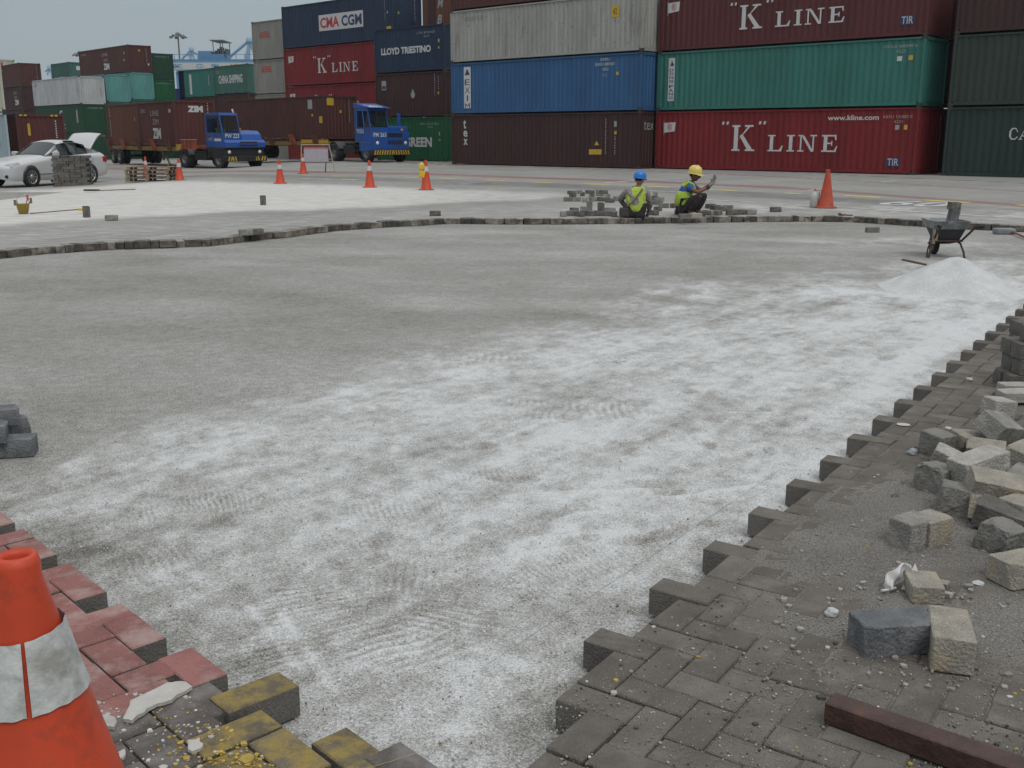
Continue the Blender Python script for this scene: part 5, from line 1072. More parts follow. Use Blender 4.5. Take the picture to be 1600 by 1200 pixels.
wp_=at(1474,403,PIT); wb=thing('wheelbarrow','wheelbarrow with dark frame and dusty grey tray, parked in the pit behind the heap','wheelbarrow',(wp_.x+.03,wp_.y,PIT),R(86)); wb.scale=(.84,.84,.88)
# local +x toward the wheel (away), legs near x=0
q=MB()
for s_ in (-1,1):
    q.tube([(-.42,s_*.26,.50),(-.30,s_*.26,.44),(-.02,s_*.22,.27),(.35,s_*.16,.20),(.62,s_*.09,.17)],.017,8)
q.tube([(-.05,-.22,.26),(-.05,.22,.26)],.014,6); q.tube([(.3,-.17,.22),(.3,.17,.22)],.014,6); fr_=q.build('frame',wbm,wb)
for s_ in (-1,1):
    q=MB(); q.tube([(.16,s_*.20,.24),(.04,s_*.22,.22),(-.02,s_*.26,.10),(-.04,s_*.28,.0)],.016,8); q.build('leg',wbm,wb); q=MB(); q.tube([(-.42,s_*.26,.50),(-.55,s_*.34,.52)],.024,8); q.build('handle_grip',rubber,fr_)
q=MB(); q.tube([(.18,.20,.24),(.10,.26,.12),(.08,.27,.0)],.014,6); q.build('leg',wbm,wb)
wheel(wb,.60,0,.165,.08,.09,1)
q=MB(); P0=[(.50,.17,.22),(-.02,.2,.24)]
def ringp(x0,x1,w0,w1,z): return [(x0,-w0,z),(x1,-w1,z),(x1,w1,z),(x0,w0,z)]
R0=ringp(.0,.34,.17,.13,.24); R1=ringp(-.08,.48,.24,.20,.44); 
q.add(R0+R1,[(0,1,2,3),(0,1,5,4),(1,2,6,5),(2,3,7,6),(3,0,4,7)]); o=q.build('basin',pan,wb,fix=False); md=o.modifiers.new('t','SOLIDIFY'); md.thickness=.006
q=MB(); R0=ringp(-.09,.50,.25,.21,.442); R1=ringp(-.16,.60,.28,.25,.56)
for rr_ in (R0,R1): pass
q.add(R0+R1+ringp(-.17,.61,.29,.26,.56),[(0,1,2,3),(0,1,5,4),(1,2,6,5),(2,3,7,6),(3,0,4,7),(4,5,9,8),(5,6,10,9),(6,7,11,10),(7,4,8,11)]); o=q.build('tray',galv,wb,fix=False); md=o.modifiers.new('t','SOLIDIFY'); md.thickness=.006; md=o.modifiers.new('b','BEVEL'); md.width=.02
q=MB(); q.bbox(-.10,-.06,.22,.26,.22,.44,.004); q.bbox(-.06,.0,.17,.22,.25,.44,.004); q.build('side_plate',mat('plate_tan',(.25,.20,.15),.8,var=.3),wb)
o=loose(1490,331,.5,0,dims=(.115,.11,.24),m=LB[2],label='grey paver standing upright in the wheelbarrow tray',chip=.4,seed=77); o.location=Vector((wp_.x+.13,wp_.y+.14,PIT+.40+.115)); o.rotation_euler=(R(4),R(8),R(6))
o=loose(1490,331,.5,0,dims=(.14,.115,.10),m=LB[3],label='brown paver balanced on top of the upright one in the wheelbarrow',chip=.4,seed=78); o.location=Vector((wp_.x+.135,wp_.y+.14,PIT+.40+.283)); o.rotation_euler=(R(2),R(3),R(4))
# ============================================================ small tools
def stick(a,b,z0,z1,r,m,name,label,cat,head=None):
    P,Q=at(*a,z0),at(*b,z1); t=thing(name,label,cat,(P.x,P.y,0)); q=MB(); q.tube([Vector((0,0,z0+r)),Q-Vector((P.x,P.y,0))+Vector((0,0,r))],r,7); q.build('handle',m,t)
    if head: head(t,Vector((0,0,z0)),Q-Vector((P.x,P.y,0)))
    return t
hw=mat('handle_wood',(.17,.13,.09),.8,var=.3)
def head_float(t,a,b): q=MB(); q.bbox(-.40,.02,-.06,.06,a.z,a.z+.05,.01); q.build('head',mat('tool_head_dark',(.07,.06,.045),.7,var=.3,dirt=(.3,.1,.06),da=.5),t)
stick((154,298.5),(212,296.5),0,.03,.014,hw,'long_tool','long thin handled tool lying on the far white sand','long handled tool',head_float)
def head_tip(t,a,b): q=MB(); q.bbox(b.x-.02,b.x+.14,b.y-.04,b.y+.04,b.z-.01,b.z+.035,.01); q.build('tip',yb,t)
stick((47,334.5),(124,328),0,.07,.011,hw,'long_tool','thin pole with a yellow end running from the bucket to an upright paver','pole',head_tip)
P=at(1420,411,PIT); Q=at(1447,414.5,PIT); stick((1410,407),(1447,415),PIT,PIT,.013,mat('stick_brown',(.13,.09,.07),.8,var=.3),'stick','short brown stick on the sand left of the heap','stick')
t=stick((1580,363),(1612,377),PIT+.03,PIT+.01,.016,mat('handle_red',(.20,.04,.03),.6,var=.2),'shovel','shovel with grey blade and dark red handle at the right edge of the pit','shovel')
q=MB(); q.bbox(-.28,.04,-.10,.10,.0+PIT,.10+PIT,.03,M=Matrix.Rotation(R(0),4,'Z')); q.build('blade',mat('blade_grey',(.19,.21,.22),.5,var=.25,dirt=(.3,.3,.3),da=.4),t)
for (px,py,r_,lab) in [(1312,337,.03,'rusty scrap of metal lying behind the pit edge below the tall cone')]:
    P=at(px,py,0); q=MB(); q.bbox(-.02,.12,-.03,.0,0,.03,.004); q.bbox(.05,.24,.01,.05,0,.02,.004,M=Matrix.Rotation(R(-12),4,'Z')); q.bbox(-.03,.02,-.04,.03,.02,.05,.004); o=q.build('scrap',rustbr,None); o.location=P; tag(o,lab,'scrap')
# yellow bucket with brushes
P=at(37,334,0); bk=thing('bucket','yellow bucket with a raised wire handle and brushes in it, on the white sand','bucket',tuple(P),0)
bky=mat('bucket_yellow',(.33,.24,.035),.5,var=.12,dirt=(.25,.2,.1),da=.4); q=MB(); q.lathe([(.001,.005),(.085,.0),(.125,.19),(.132,.195),(.12,.192),(.082,.02),(.001,.02)],26); q.build('body',bky,bk)
q=MB(); q.tube([(.12*math.cos(a),0,.19+.19*math.sin(a)) for a in np.linspace(0,PI,17)],.005,6); q.build('wire_handle',mat('wire_pale',(.35,.36,.28),.5),bk)
for i,(dx,hh_,c) in enumerate([(.06,.36,'sign_red'),(.09,.30,'handle_wood'),(-.07,.26,'pallet_wood')]):
    q=MB(); q.tube([(dx*.4,0,.04),(dx*2.0,.02*i,hh_)],.009,6); q.bbox(dx*2-.03,dx*2+.01,-.012,.012,hh_-.10,hh_+.01,.004); q.build('brush',MC[c],bk)
# pallets
pp=atg(230,284); PZ=.13
def pallet(i,lab):
    t=thing('pallet',lab,'pallet',(pp.x+[0,.03,-.02,.04][i]-.02,pp.y+.02*i,zg(pp.x,pp.y)+i*PZ),R([2,4,1,3][i])); 
    for k in range(7):
        q=MB(); x=-.75+k*.232; q.bbox(x,x+.13,-.0,1.0,PZ-.027,PZ-.005,.003); q.build('deck_board',wood if (k+i)%3 else woodl,t)
    for y in (0,.46,.93):
        q=MB(); q.bbox(-.76,.78,y,y+.07,.02,PZ-.029,.003) if False else None
        for x in (-.74,-.05,.66): q.bbox(x,x+.10,y,y+.07,.022,PZ-.029,.003)
        q.bbox(-.76,.78,y-.005,y+.075,0,.020,.003); q.build('bearer',woodl if y==0 else wood,t)
    return t
for i in range(4): pallet(i,['bottom wooden pallet of the stack between the brick stack and a cone','second wooden pallet from the ground in the stack','third wooden pallet from the ground in the stack','top wooden pallet of the stack between the brick stack and a cone'][i])
# white jug beside the tall cone
P=atg(1272,324); jg=thing('jug','translucent white plastic jug with a red cap left of the tall cone','jug',tuple(P),R(10))
q=MB(); q.lathe([(.001,0),(.085,.002),(.10,.02),(.10,.22),(.085,.27),(.04,.325),(.022,.34),(.022,.365)],20,Matrix.Scale(.8,4,(0,1,0))); q.build('body',mat('jug_plastic',(.40,.42,.40),.35,var=.05),jg)
q=MB(); q.lathe([(.027,.36),(.027,.385),(.001,.388)],14); q.build('cap',redp,jg); q=MB(); q.tube([(.06,0,.29),(.10,0,.32),(.10,0,.25),(.088,0,.2)],.012,6); q.build('handle',MC['jug_plastic'],jg)
# string lines
cord=mat('string_grey',(.14,.14,.13),.8); cordy=mat('string_yellow',(.35,.30,.14),.8)
def string(a,b,z,m,lab,r=.0007): P,Q=at(*a,z),at(*b,z); q=MB(); q.tube([P,(P+Q)/2-Vector((0,0,.004)),Q],r,5); tag(q.build('string',m),lab,'string')
string((750,1046),(1220,733),PIT+.018,cord,'thin setting-out string stretched over the sand beside the right pavers'); string((520,1215),(700,1160),.012,cordy,'thin yellowish string across the front corner bricks')
# white broken plaster sheet and chips on the left pavers
chipm=mat('chip_white',(.44,.43,.40),.75,var=.12,vs=20,bump=.6,bs=90,dirt=(.3,.28,.25),da=.4)
def slab(poly,z,th,m,name,lab,cat):
    pts=[at(a,b,z) for a,b in poly]; rs=random.Random(len(poly)); P=[]
    for i in range(len(pts)):
        a,b=pts[i],pts[(i+1)%len(pts)]; P.append(a)
        for k in (1,2): c=a.lerp(b,k/3.); P.append(c+Vector((rs.gauss(0,.0025),rs.gauss(0,.0025),0)))
    c=sum(P,Vector((0,0,0)))/len(P); q=MB(); n=len(P); vs=[p+Vector((0,0,-th)) for p in P]+[p for p in P]+[c+(p-c)*.9+Vector((0,0,.0015)) for p in P]+[c+Vector((0,0,.003))]
    fs=[(i,(i+1)%n,n+(i+1)%n,n+i) for i in range(n)]+[(n+i,n+(i+1)%n,2*n+(i+1)%n,2*n+i) for i in range(n)]+[(2*n+i,2*n+(i+1)%n,3*n) for i in range(n)]
    q.add(vs,fs); return tag(q.build(name,m),lab,cat)
slab([(192,1122),(204,1094),(262,1066),(284,1064),(300,1072),(268,1093),(232,1106),(206,1126)],.016,.010,chipm,'plaster_sheet','long torn white flake of paint lying below the red pavers','paint flake')
slab([(158,1118),(168,1112),(182,1124),(178,1136),(160,1132)],.014,.010,chipm,'plaster_sheet','small white flake between the cone and the long white flake','paint flake')
slab([(292,1156),(312,1152),(317,1166),(300,1174),(293,1168)],.012,.008,chipm,'plaster_sheet','square white chip in the middle of the dark front left pavers','paint flake')
slab([(183,1176),(195,1170),(194,1182),(186,1186)],.012,.008,chipm,'plaster_sheet','small white chip at the bottom beside the cone','paint flake')
slab([(1408,920),(1430,880),(1437,905),(1424,925)],.008,.004,chipm,'plaster_sheet','small pale shard beside the flat tan paver','paint flake')
# scattered yellow and white paint crumbs, pebbles
def scatter(name,cnt,region,size,m,z,lab,seed,flat=.45,clus=None):
    rs=random.Random(seed); q=MB(); k=0; tries=0
    while k<cnt and tries<cnt*30:
        tries+=1
        p=region(rs)
        if p is None: continue
        s_=size*math.exp(rs.gauss(0,.5)); a=rs.uniform(0,6.28); n_=rs.choice((4,5,6)); zz=z(p)
        top=[(p.x+s_*math.cos(a+6.283*i/n_)*rs.uniform(.6,1),p.y+s_*math.sin(a+6.283*i/n_)*rs.uniform(.6,1),zz+s_*flat*rs.uniform(.6,1.1)) for i in range(n_)]
        bot=[(x+rs.gauss(0,s_*.1),y+rs.gauss(0,s_*.1),zz-.002) for x,y,_ in top]
        q.add(bot+top,[list(range(n_,2*n_))]+[(i,(i+1)%n_,n_+(i+1)%n_,n_+i) for i in range(n_)],0,rs.uniform(.7,1.3)); k+=1
    return tag(q.build(name,m,None,fix=False),lab,'crumbs',kind='stuff')
def reg_px(x0,x1,y0,y1,z=0,test=None):
    def f(rs):
        px,py=rs.uniform(x0,x1),rs.uniform(y0,y1); p=at(px,py,z)
        return p if (test is None or test(px,py,p)) else None
    return f
inL=lambda px,py,p: (p.x-oL.x)*vL.x+(p.y-oL.y)*vL.y>.0
ycr=mat('crumb_yellow',(.34,.25,.055),.8,var=.3,vs=40,attr='var')
scatter('paint_crumbs',300,reg_px(230,680,1080,1240,0,lambda a,b,p:inL(a,b,p) and rng.random()<min(1,max(.05,(a-200)/350))),.0036,ycr,lambda p:.001,'yellow paint crumbs scattered over the front left pavers',1)
scatter('paint_crumbs',30,reg_px(250,640,1060,1230,0,lambda a,b,p:inL(a,b,p)),.0052,ycr,lambda p:.001,'larger flakes of yellow paint along the front corner bricks',2,.3)
scatter('plaster_crumbs',260,reg_px(150,600,1080,1240,0,inL),.0035,mat('crumb_white',(.42,.41,.39),.8,attr='var'),lambda p:.001,'white crumbs scattered over the front left pavers',3)
onR=lambda px,py,p:(p.x-oR.x)*vR.x+(p.y-oR.y)*vR.y>.02
scatter('grit',2600,reg_px(860,1640,640,1230,0,lambda a,b,p:onR(a,b,p)),.0020,mat('grit_grey',(.25,.24,.22),.9,attr='var'),lambda p:.001,'fine grey grit scattered over the right-hand pavers',4)
scatter('pebbles',190,reg_px(1180,1640,700,1080,0,lambda a,b,p:onR(a,b,p) and a>1180+(1080-b)*.3),.0065,mat('pebble_grey',(.26,.25,.235),.9,attr='var'),lambda p:.003,'small stones lying on the dirt around the rubble pile',5,.6)
scatter('white_grit',260,reg_px(900,1640,760,1230,0,lambda a,b,p:onR(a,b,p)),.0024,MC['crumb_white'],lambda p:.001,'white specks on the right-hand pavers',6,.3)
scatter('yellow_grit',22,reg_px(900,1640,800,1200,0,lambda a,b,p:onR(a,b,p)),.005,ycr,lambda p:.002,'sparse yellow specks on the right-hand pavers',7,.4)
scatter('dark_grit',500,reg_px(880,1640,640,1230,0,lambda a,b,p:onR(a,b,p)),.0028,mat('grit_dark',(.07,.063,.056),.9,attr='var'),lambda p:.001,'dark specks of soil on the right-hand pavers',8,.4)
scatter('sand_grains',7000,reg_px(-50,1400,640,1230,PIT,lambda a,b,p:not onR(a,b,p) and not inL(a,b,p)),.0017,mat('grain_pale',(.48,.48,.47),.9,attr='var'),lambda p:PIT+.003,'coarse pale grains lying on the bedding sand',9,.8)
scatter('dark_grains',500,reg_px(-50,1500,520,1230,PIT,lambda a,b,p:not onR(a,b,p) and not inL(a,b,p)),.0016,mat('grain_dark',(.15,.14,.125),.9,attr='var'),lambda p:PIT+.003,'dark grains lying on the bedding sand',10,.8)
# ============================================================ port skyline: cranes and light masts
crb=mat('crane_blue',(.10,.24,.42),.7,var=.1); crl=mat('crane_pale_blue',(.22,.36,.48),.7,var=.1); crw=mat('crane_white',(.48,.50,.50),.7); galvm=mat('mast_grey',(.13,.14,.145),.6)  # light blue crane paint, made paler to stand in for distance haze
def P3(px,py,Y):     # point seen at px,py on the vertical plane Y metres away
    d=sight(px,py); t=Y/d[1]; return Vector((d[0]*t,Y,EYE+d[2]*t))
def bar3(q,pts,r,n=6): q.tube(pts,r,n,sm=False)
def quay_crane(ax,ay,Y,lab,feet,boom_l,boom_r,s=1.):
    top=P3(ax,ay,Y); t=thing('quay_crane',lab,'crane',(top.x,Y,-.8)); o=Vector((top.x,Y,-.8)); r=.55*s
    q=MB()
    for fx,fy in feet: bar3(q,[top-o,P3(fx,fy,Y)-o],r)
    q.build('apex_frame',crl,t)
    q=MB(); bar3(q,[top-o,P3(*boom_l,Y)-o],r*.8); bar3(q,[top-o+Vector((0,0,-1)),P3(*boom_r,Y)-o],r*.8); q.build('stay',crb,t)
    q=MB(); a,b=P3(boom_l[0],boom_l[1]+2,Y)-o,P3(boom_r[0]+6,boom_r[1]+14,Y)-o; a.z=b.z=min(a.z,b.z)
    q.box(a.x,b.x,-2.5,2.5,a.z-2.2,a.z); bt=q.build('boom_girder',crb,t)
    q=MB()
    for x in (a.x*.35,b.x*.5+1): 
        for y in (-6,6): q.box(x-.8,x+.8,y-.8,y+.8,0,a.z-2.2)
    q.box(a.x*.35-.8,b.x*.5+1.8,-6.8,-5.2,a.z*.45,a.z*.45+1.6); q.box(a.x*.35-.8,b.x*.5+1.8,5.2,6.8,a.z*.45,a.z*.45+1.6)
    for x in (a.x*.35,b.x*.5+1): q.box(x-.8,x+.8,-6,6,a.z-3.8,a.z-2.2)
    q.build('portal_legs',crb,t); q=MB(); q.box(b.x*.45,b.x*.45+9*s,-3,3,a.z,a.z+5*s); q.build('machinery_house',crl,t)
    q=MB(); q.lathe([(1.2*s,-.6),(1.2*s,.8),(.001,1.4)],10,Matrix.Translation(top-o)); q.build('sheave_head',crl,t)
    return t
quay_crane(299,77.5,520,'distant pale blue quay crane with a low A-frame, left one',[(296,97),(305,97),(293,88)],(284,93),(318,88),1.0)
quay_crane(390,63,430,'distant pale blue quay crane with a tall A-frame, beside the grey OOCL stack',[(383,98),(402,96),(388,96)],(352,95),(412,78),1.2)
quay_crane(77,106,600,'very distant pale blue crane showing between the far left stacks',[(74,117),(81,117)],(71,112),(84,113),.9)
# yard gantry crane: long lettered girder with a trolley
Yg=185; t=thing('gantry_crane','pale blue yard gantry crane with lettered white girder behind the middle stacks','crane',(P3(345,100,Yg).x,Yg,-.8)); o=Vector((t.location))
a=P3(262,98,Yg)-o; b=P3(430,95,Yg)-o
q=MB(); q.box(a.x,b.x,-1,-.2,a.z-1.3,a.z+.2); q.box(a.x,b.x,4.2,5,a.z-1.3,a.z+.2); q.build('girder',crl,t)
q=MB(); q.box(a.x,b.x,-1.05,-1.0,a.z+.2,a.z+.5); 
for x in np.arange(a.x,b.x,1.5): q.box(x,x+.08,-1.1,-1.0,a.z+.2,a.z+1.3)
q.box(a.x,b.x,-1.1,-1.02,a.z+1.25,a.z+1.33); q.build('handrail',crb,t)
q=MB(); q.box(a.x+.5,b.x-.5,-1.02,-1.004,a.z-1.15,a.z-.1); q.build('name_band',crw,t)
for k,(u,s_) in enumerate(((.05,'MMC'),(.28,'CO'),(.42,'PM'),(.60,'15'))):
    x=a.x+(b.x-a.x)*u; M=Matrix.Translation((x,-1.03,a.z-1.0))@Matrix.Rotation(PI/2,4,'X'); letters(s_,0,0,.75,('m',M),t,crb if k!=3 else mat('letter_orange',(.5,.2,.05),.7),width=.75*len(s_)*.8,bold=.03)
for u in (.02,.98):
    x=a.x+(b.x-a.x)*u; q=MB()
    for y in (-1,5): q.box(x-.5,x+.5,y-.5,y+.5,1.2,a.z-1.3)
    q.box(x-.6,x+.6,-4.5,8.5,.8,1.6); q.build('leg_frame',crb,t)
    for y in (-3.5,7.5): wheel(t,x,y,.75,.5,.35,-1)
q=MB(); c0=P3(311,88,Yg)-o; c1=P3(350,82,Yg)-o; q.box(c0.x,c0.x+2.2,-.5,4.5,a.z+.5,a.z+1.9); q.box(c0.x+2.2,c1.x,-.5,4.5,a.z+.5,a.z+1.3); q.build('trolley',crb,t)
q=MB()
for x in (c0.x+2.6,c1.x-.1):
    for y in (-.3,4.3): q.box(x-.06,x+.06,y-.06,y+.06,a.z+1.3,a.z+3.6)
q.box(c0.x+2.2,c1.x+.2,-.8,4.8,a.z+3.55,a.z+3.7); q.build('trolley_canopy',galvm,t)
q=MB()
for k in range(5): q.box(c0.x+2.7+k*.45,c0.x+3.0+k*.45,0,2,a.z+1.3,a.z+2.0+.3*(k%3)); 
q.build('winch',mat('winch_dark',(.06,.08,.1),.7),t)
for (px,py,Y,lab,n) in ((278,55,210,'tall light mast with a ring of lamps above the dark green containers',7),(124,84,260,'distant light mast standing behind the far left stack',6)):
    top=P3(px,py,Y); bx_=P3(px+6,210,Y).x*0+top.x; t=thing('light_mast',lab,'light mast',(top.x,Y,-.8)); H_=top.z+.8
    q=MB(); q.tube([(0,0,0),(0,0,H_*.5),(0,0,H_)],[.34,.22,.13],10); q.build('pole',galvm,t)
    q=MB(); q.lathe([(.001,H_+.05),(1.0,H_+.02),(1.0,H_-.12),(.001,H_-.15)],16); q.lathe([(.001,H_+.6),(.5,H_+.35),(.5,H_+.1)],12); hd=q.build('head_ring',galvm,t)
    for k in range(n):
        a_=2*PI*k/n+.3; q=MB(); M=Matrix.Translation((1.35*math.cos(a_),1.35*math.sin(a_),H_-.32))@Matrix.Rotation(a_,4,'Z')@Matrix.Rotation(R(25),4,'Y'); q.bbox(-.35,.35,-.28,.28,-.14,.14,.03,M=M); q.box(-.5,-.3,-.05,.05,.0,.3,M=M); q.build('floodlight',galvm,hd)
# ============================================================ people
skin=mat('skin_brown',(.16,.075,.045),.6,var=.08); skinl=mat('skin_tan',(.30,.17,.11),.6,var=.08)
vest=mat('vest_green',(.33,.45,.045),.7,var=.22,vs=14,dirt=(.17,.25,.05),da=.6,ds=12); refl=mat('vest_band',(.20,.20,.16),.5,var=.15); plaid=mat('shirt_plaid',(.26,.23,.22),.85,var=.5,vs=45,dirt=(.07,.06,.07),da=.7,ds=30)
bshirt=mat('shirt_blue',(.018,.085,.30),.85,var=.15,vs=9); pants=mat('trousers_black',(.022,.018,.020),.9,var=.3,vs=10,dirt=(.06,.055,.05),da=.4); shoe=mat('shoe_grey',(.22,.21,.19),.8,var=.3); glove=mat('glove_grey',(.19,.19,.18),.9,var=.3,vs=30,dirt=(.06,.06,.06),da=.5)
hblue=mat('helmet_blue',(.015,.16,.52),.3,var=.06); hyel=mat('helmet_yellow',(.62,.50,.13),.3,var=.06); hair=mat('hair_dark',(.012,.010,.009),.9); gshirt=mat('shirt_green',(.10,.26,.20),.85)
def skinned(name,pts,edges,m,parent,root='pelvis',sub=2):
    """continuous surface grown round a skeleton: pts {joint:(x,y,z,radius[,radius2])}"""
    ks=list(pts); me=bpy.data.meshes.new(name); me.from_pydata([pts[k][:3] for k in ks],[(ks.index(a),ks.index(b)) for a,b in edges],[]); o=link(name,me)
    md=o.modifiers.new('k','SKIN'); md.use_smooth_shade=True; md.branch_smoothing=.6
    for i,k in enumerate(ks):
        sv=me.skin_vertices[0].data[i]; sv.radius=(pts[k][3],pts[k][4] if len(pts[k])>4 else pts[k][3]); sv.use_root=(k==root) or (root not in pts and i==0)
    md=o.modifiers.new('s','SUBSURF'); md.levels=sub; md.render_levels=sub
    bpy.context.view_layer.update(); m2=bpy.data.meshes.new_from_object(o.evaluated_get(bpy.context.evaluated_depsgraph_get())); bpy.data.objects.remove(o)
    m2.materials.clear(); m2.materials.append(m)
    for p in m2.polygons: p.use_smooth=True; p.material_index=0
    return link(name,m2,parent)
def hand_pts(P,E,side,w,d,up,tag_,L_=.17,curl=.25,spread=1.):
    """adds palm, four fingers and a thumb. w wrist position, d direction of the hand, up = palm side"""
    d=Vector(d).normalized(); up=Vector(up); up=(up-d*up.dot(d)).normalized(); s=d.cross(up).normalized()*side; w=Vector(w)
    P[tag_+'palm']=(*(w+d*.055),.026,.036); E.append((tag_+'wrist',tag_+'palm'))
    for i,(off,ln) in enumerate(((-.030,.078),(-.010,.088),(.011,.082),(.030,.062))):
        a=w+d*.088+s*off*spread; b=a+(d+up*curl*.5)*ln*.5; c=b+(d*.85+up*curl*1.6).normalized()*ln*.5
        for nm,v,r in (('k',a,.0115),('m',b,.0100),('t',c,.0082)): P[tag_+nm+str(i)]=(*v,r)
        E+= [(tag_+'palm',tag_+'k%d'%i),(tag_+'k%d'%i,tag_+'m%d'%i),(tag_+'m%d'%i,tag_+'t%d'%i)]
    a=w+d*.035-s*.034; b=a+(d*.5-s*.8+up*.25).normalized()*.036; c=b+(d*.85-s*.35+up*.3).normalized()*.032
    for nm,v,r in (('a',a,.0125),('b',b,.011),('c',c,.009)): P[tag_+'th'+nm]=(*v,r)
    E+=[(tag_+'palm',tag_+'tha'),(tag_+'tha',tag_+'thb'),(tag_+'thb',tag_+'thc')]
def helmet(parent,c,m,face,tilt=0,r=.128):
    """c: centre of the head; face: direction angle of the brim"""
    M=Matrix.Translation(c)@Matrix.Rotation(face,4,'Z')@Matrix.Rotation(tilt,4,'Y')@Matrix.Scale(1.14,4,(1,0,0)); q=MB()
    q.lathe([(r,0.0),(r*.99,.04),(r*.93,.085),(r*.74,.125),(r*.42,.150),(.001,.158)],24,M); 
    q.lathe([(r*.98,.004),(r*1.10,-.004),(r*1.10,-.010),(r*.98,-.006)],24,M)
    vs=[M@Vector((r*math.cos(R(a))*(1.0 if k==0 else 1.42),r*math.sin(R(a))*(1.0 if k==0 else .98),-.004-.012*k)) for a in range(-62,63,12) for k in (0,1)]; n=len(vs)//2
    q.add(vs+[v-Vector((0,0,.006)) for v in vs],[(2*i,2*i+2,2*i+3,2*i+1) for i in range(n-1)]+[(2*n+2*i,2*n+2*i+1,2*n+2*i+3,2*n+2*i+2) for i in range(n-1)]+[(2*i+1,2*i+3,2*n+2*i+3,2*n+2*i+1) for i in range(n-1)],0,1.,True)
    h=q.build('helmet',m,parent); q=MB()
    for a in (-.028,.028,0): q.tube([M@Vector((-r*.9,a,.075)),M@Vector((-r*.5,a*1.2,.142)),M@Vector((r*.2,a*1.2,.158)),M@Vector((r*.8,a,.108))],.006,5)
    q.build('helmet_ridge',m,h); return h
def head_mesh(parent,c,face,tilt,m,hairm=None):
    """skull, jaw, nose, brow, ears in one surface joined to the neck by overlap inside the collar"""
    t=bmesh.new(); bmesh.ops.create_uvsphere(t,u_segments=28,v_segments=20,radius=1)
    for v in t.verts:
        x,y,z=v.co; X=x*.098;Y=y*.078;Z=z*.118
        if z<0: X*=1-.18*(-z)*(1 if x>0 else 1.7); Y*=1-.28*(-z)
        if x>0: X-=.012*max(0,1-abs(z+.1)*3)*(1-abs(y)) if False else 0
        # eye sockets, nose, lips, chin
        if x>.5:
            X-=.010*math.exp(-((z-.12)/.14)**2)*math.exp(-((abs(y)-.36)/.17)**2)
            X+=.026*math.exp(-((z+.14)/.14)**2)*math.exp(-(y/.13)**2)+.010*math.exp(-((z-.06)/.16)**2)*math.exp(-(y/.09)**2)
            X+=.007*math.exp(-((z+.42)/.05)**2)*math.exp(-(y/.25)**2)+.006*math.exp(-((z+.52)/.05)**2)*math.exp(-(y/.22)**2)+.010*math.exp(-((z+.78)/.14)**2)
        if abs(y)>.8: Y+=math.copysign(.022*math.exp(-((z+.02)/.22)**2)*math.exp(-((x+.05)/.16)**2),y)
        v.co=Vector((X,Y,Z))
    me=bpy.data.meshes.new('head'); t.to_mesh(me); t.free(); me.materials.append(m)
    for p in me.polygons: p.use_smooth=True
    o=link('head',me,parent); o.location=c; o.rotation_euler=(0,tilt,face)
    for s_ in (-1,1):
        q=MB(); q.lathe([(.001,-.009),(.009,0),(.001,.009)],10,Matrix.Translation((.084,s_*.030,.016))); q.build('eye',mat('eye_white',(.5,.48,.45),.3),o)
    if hairm:
        q=MB(); q.lathe([(.080,-.035),(.094,.0),(.098,.03),(.09,.07),(.05,.11),(.001,.125)],20,Matrix.Translation((-.014,0,.0))@Matrix.Scale(1.1,4,(1,0,0))@Matrix.Scale(.88,4,(0,1,0))); q.build('hair',hairm,o)
    return o
def pouch(parent,x0,x1,y0,y1,z0,z1,m): q=MB(); q.bbox(x0,x1,y0,y1,z0,z1,.02); return q.build('tool_pouch',m,parent)
def shell(name,secs,m,parent,n=26,e=2.4):
    q=MB(); V=[]
    for cx,cy,z,wx,wy in secs:
        for k in range(n):
            a=2*PI*k/n; c_,s_=math.cos(a),math.sin(a); rr_=(abs(c_)**e+abs(s_)**e)**(-1/e); f=1+.035*math.sin(5*a+z*23)+.02*math.sin(9*a-z*31)
            V.append((cx+wx*c_*rr_*f,cy+wy*s_*rr_*f,z))
    m_=len(secs); q.add(V,[(i*n+k,i*n+(k+1)%n,(i+1)*n+(k+1)%n,(i+1)*n+k) for i in range(m_-1) for k in range(n)]+[list(range(n))[::-1],list(range((m_-1)*n,m_*n))],0,1.,True)
    o=q.build(name,m,parent); md=o.modifiers.new('s','SUBSURF'); md.levels=1; md.render_levels=1; return o
# --- worker with the blue helmet, seen from behind, kneeling at the edge (x right, y away)
p=at(992,341,0); A=thing('person','person kneeling in a lime vest and blue helmet, back turned, laying pavers','person',(p.x,p.y+.10,0)); A.scale=(.95,.95,.92)
P={'pelvis':(-.01,0,.17,.15,.13),'waist':(0,.0,.30,.135,.115),'chest':(.03,.05,.47,.155,.115),'collar':(.07,.09,.60,.085,.075),'neck':(.09,.12,.67,.052),
'lsh':(-.13,.07,.54,.062),'lel':(-.26,.22,.36,.045),'lwrist':(-.16,.40,.22,.030),'rsh':(.22,.09,.52,.062),'rel':(.33,.15,.30,.046),'rwrist':(.32,.30,.12,.031),
'lhip':(-.10,.02,.15,.10),'lkn':(-.17,.40,.09,.062),'lan':(-.14,.02,.05,.045),'lto':(-.14,-.14,.035,.034),'rhip':(.09,.02,.15,.10),'rkn':(.18,.40,.09,.062),'ran':(.13,.02,.05,.045),'rto':(.13,-.14,.035,.034)}
E_=[('pelvis','waist'),('waist','chest'),('chest','collar'),('collar','neck'),('chest','lsh'),('lsh','lel'),('lel','lwrist'),('chest','rsh'),('rsh','rel'),('rel','rwrist'),('pelvis','lhip'),('lhip','lkn'),('lkn','lan'),('lan','lto'),('pelvis','rhip'),('rhip','rkn'),('rkn','ran'),('ran','rto')]
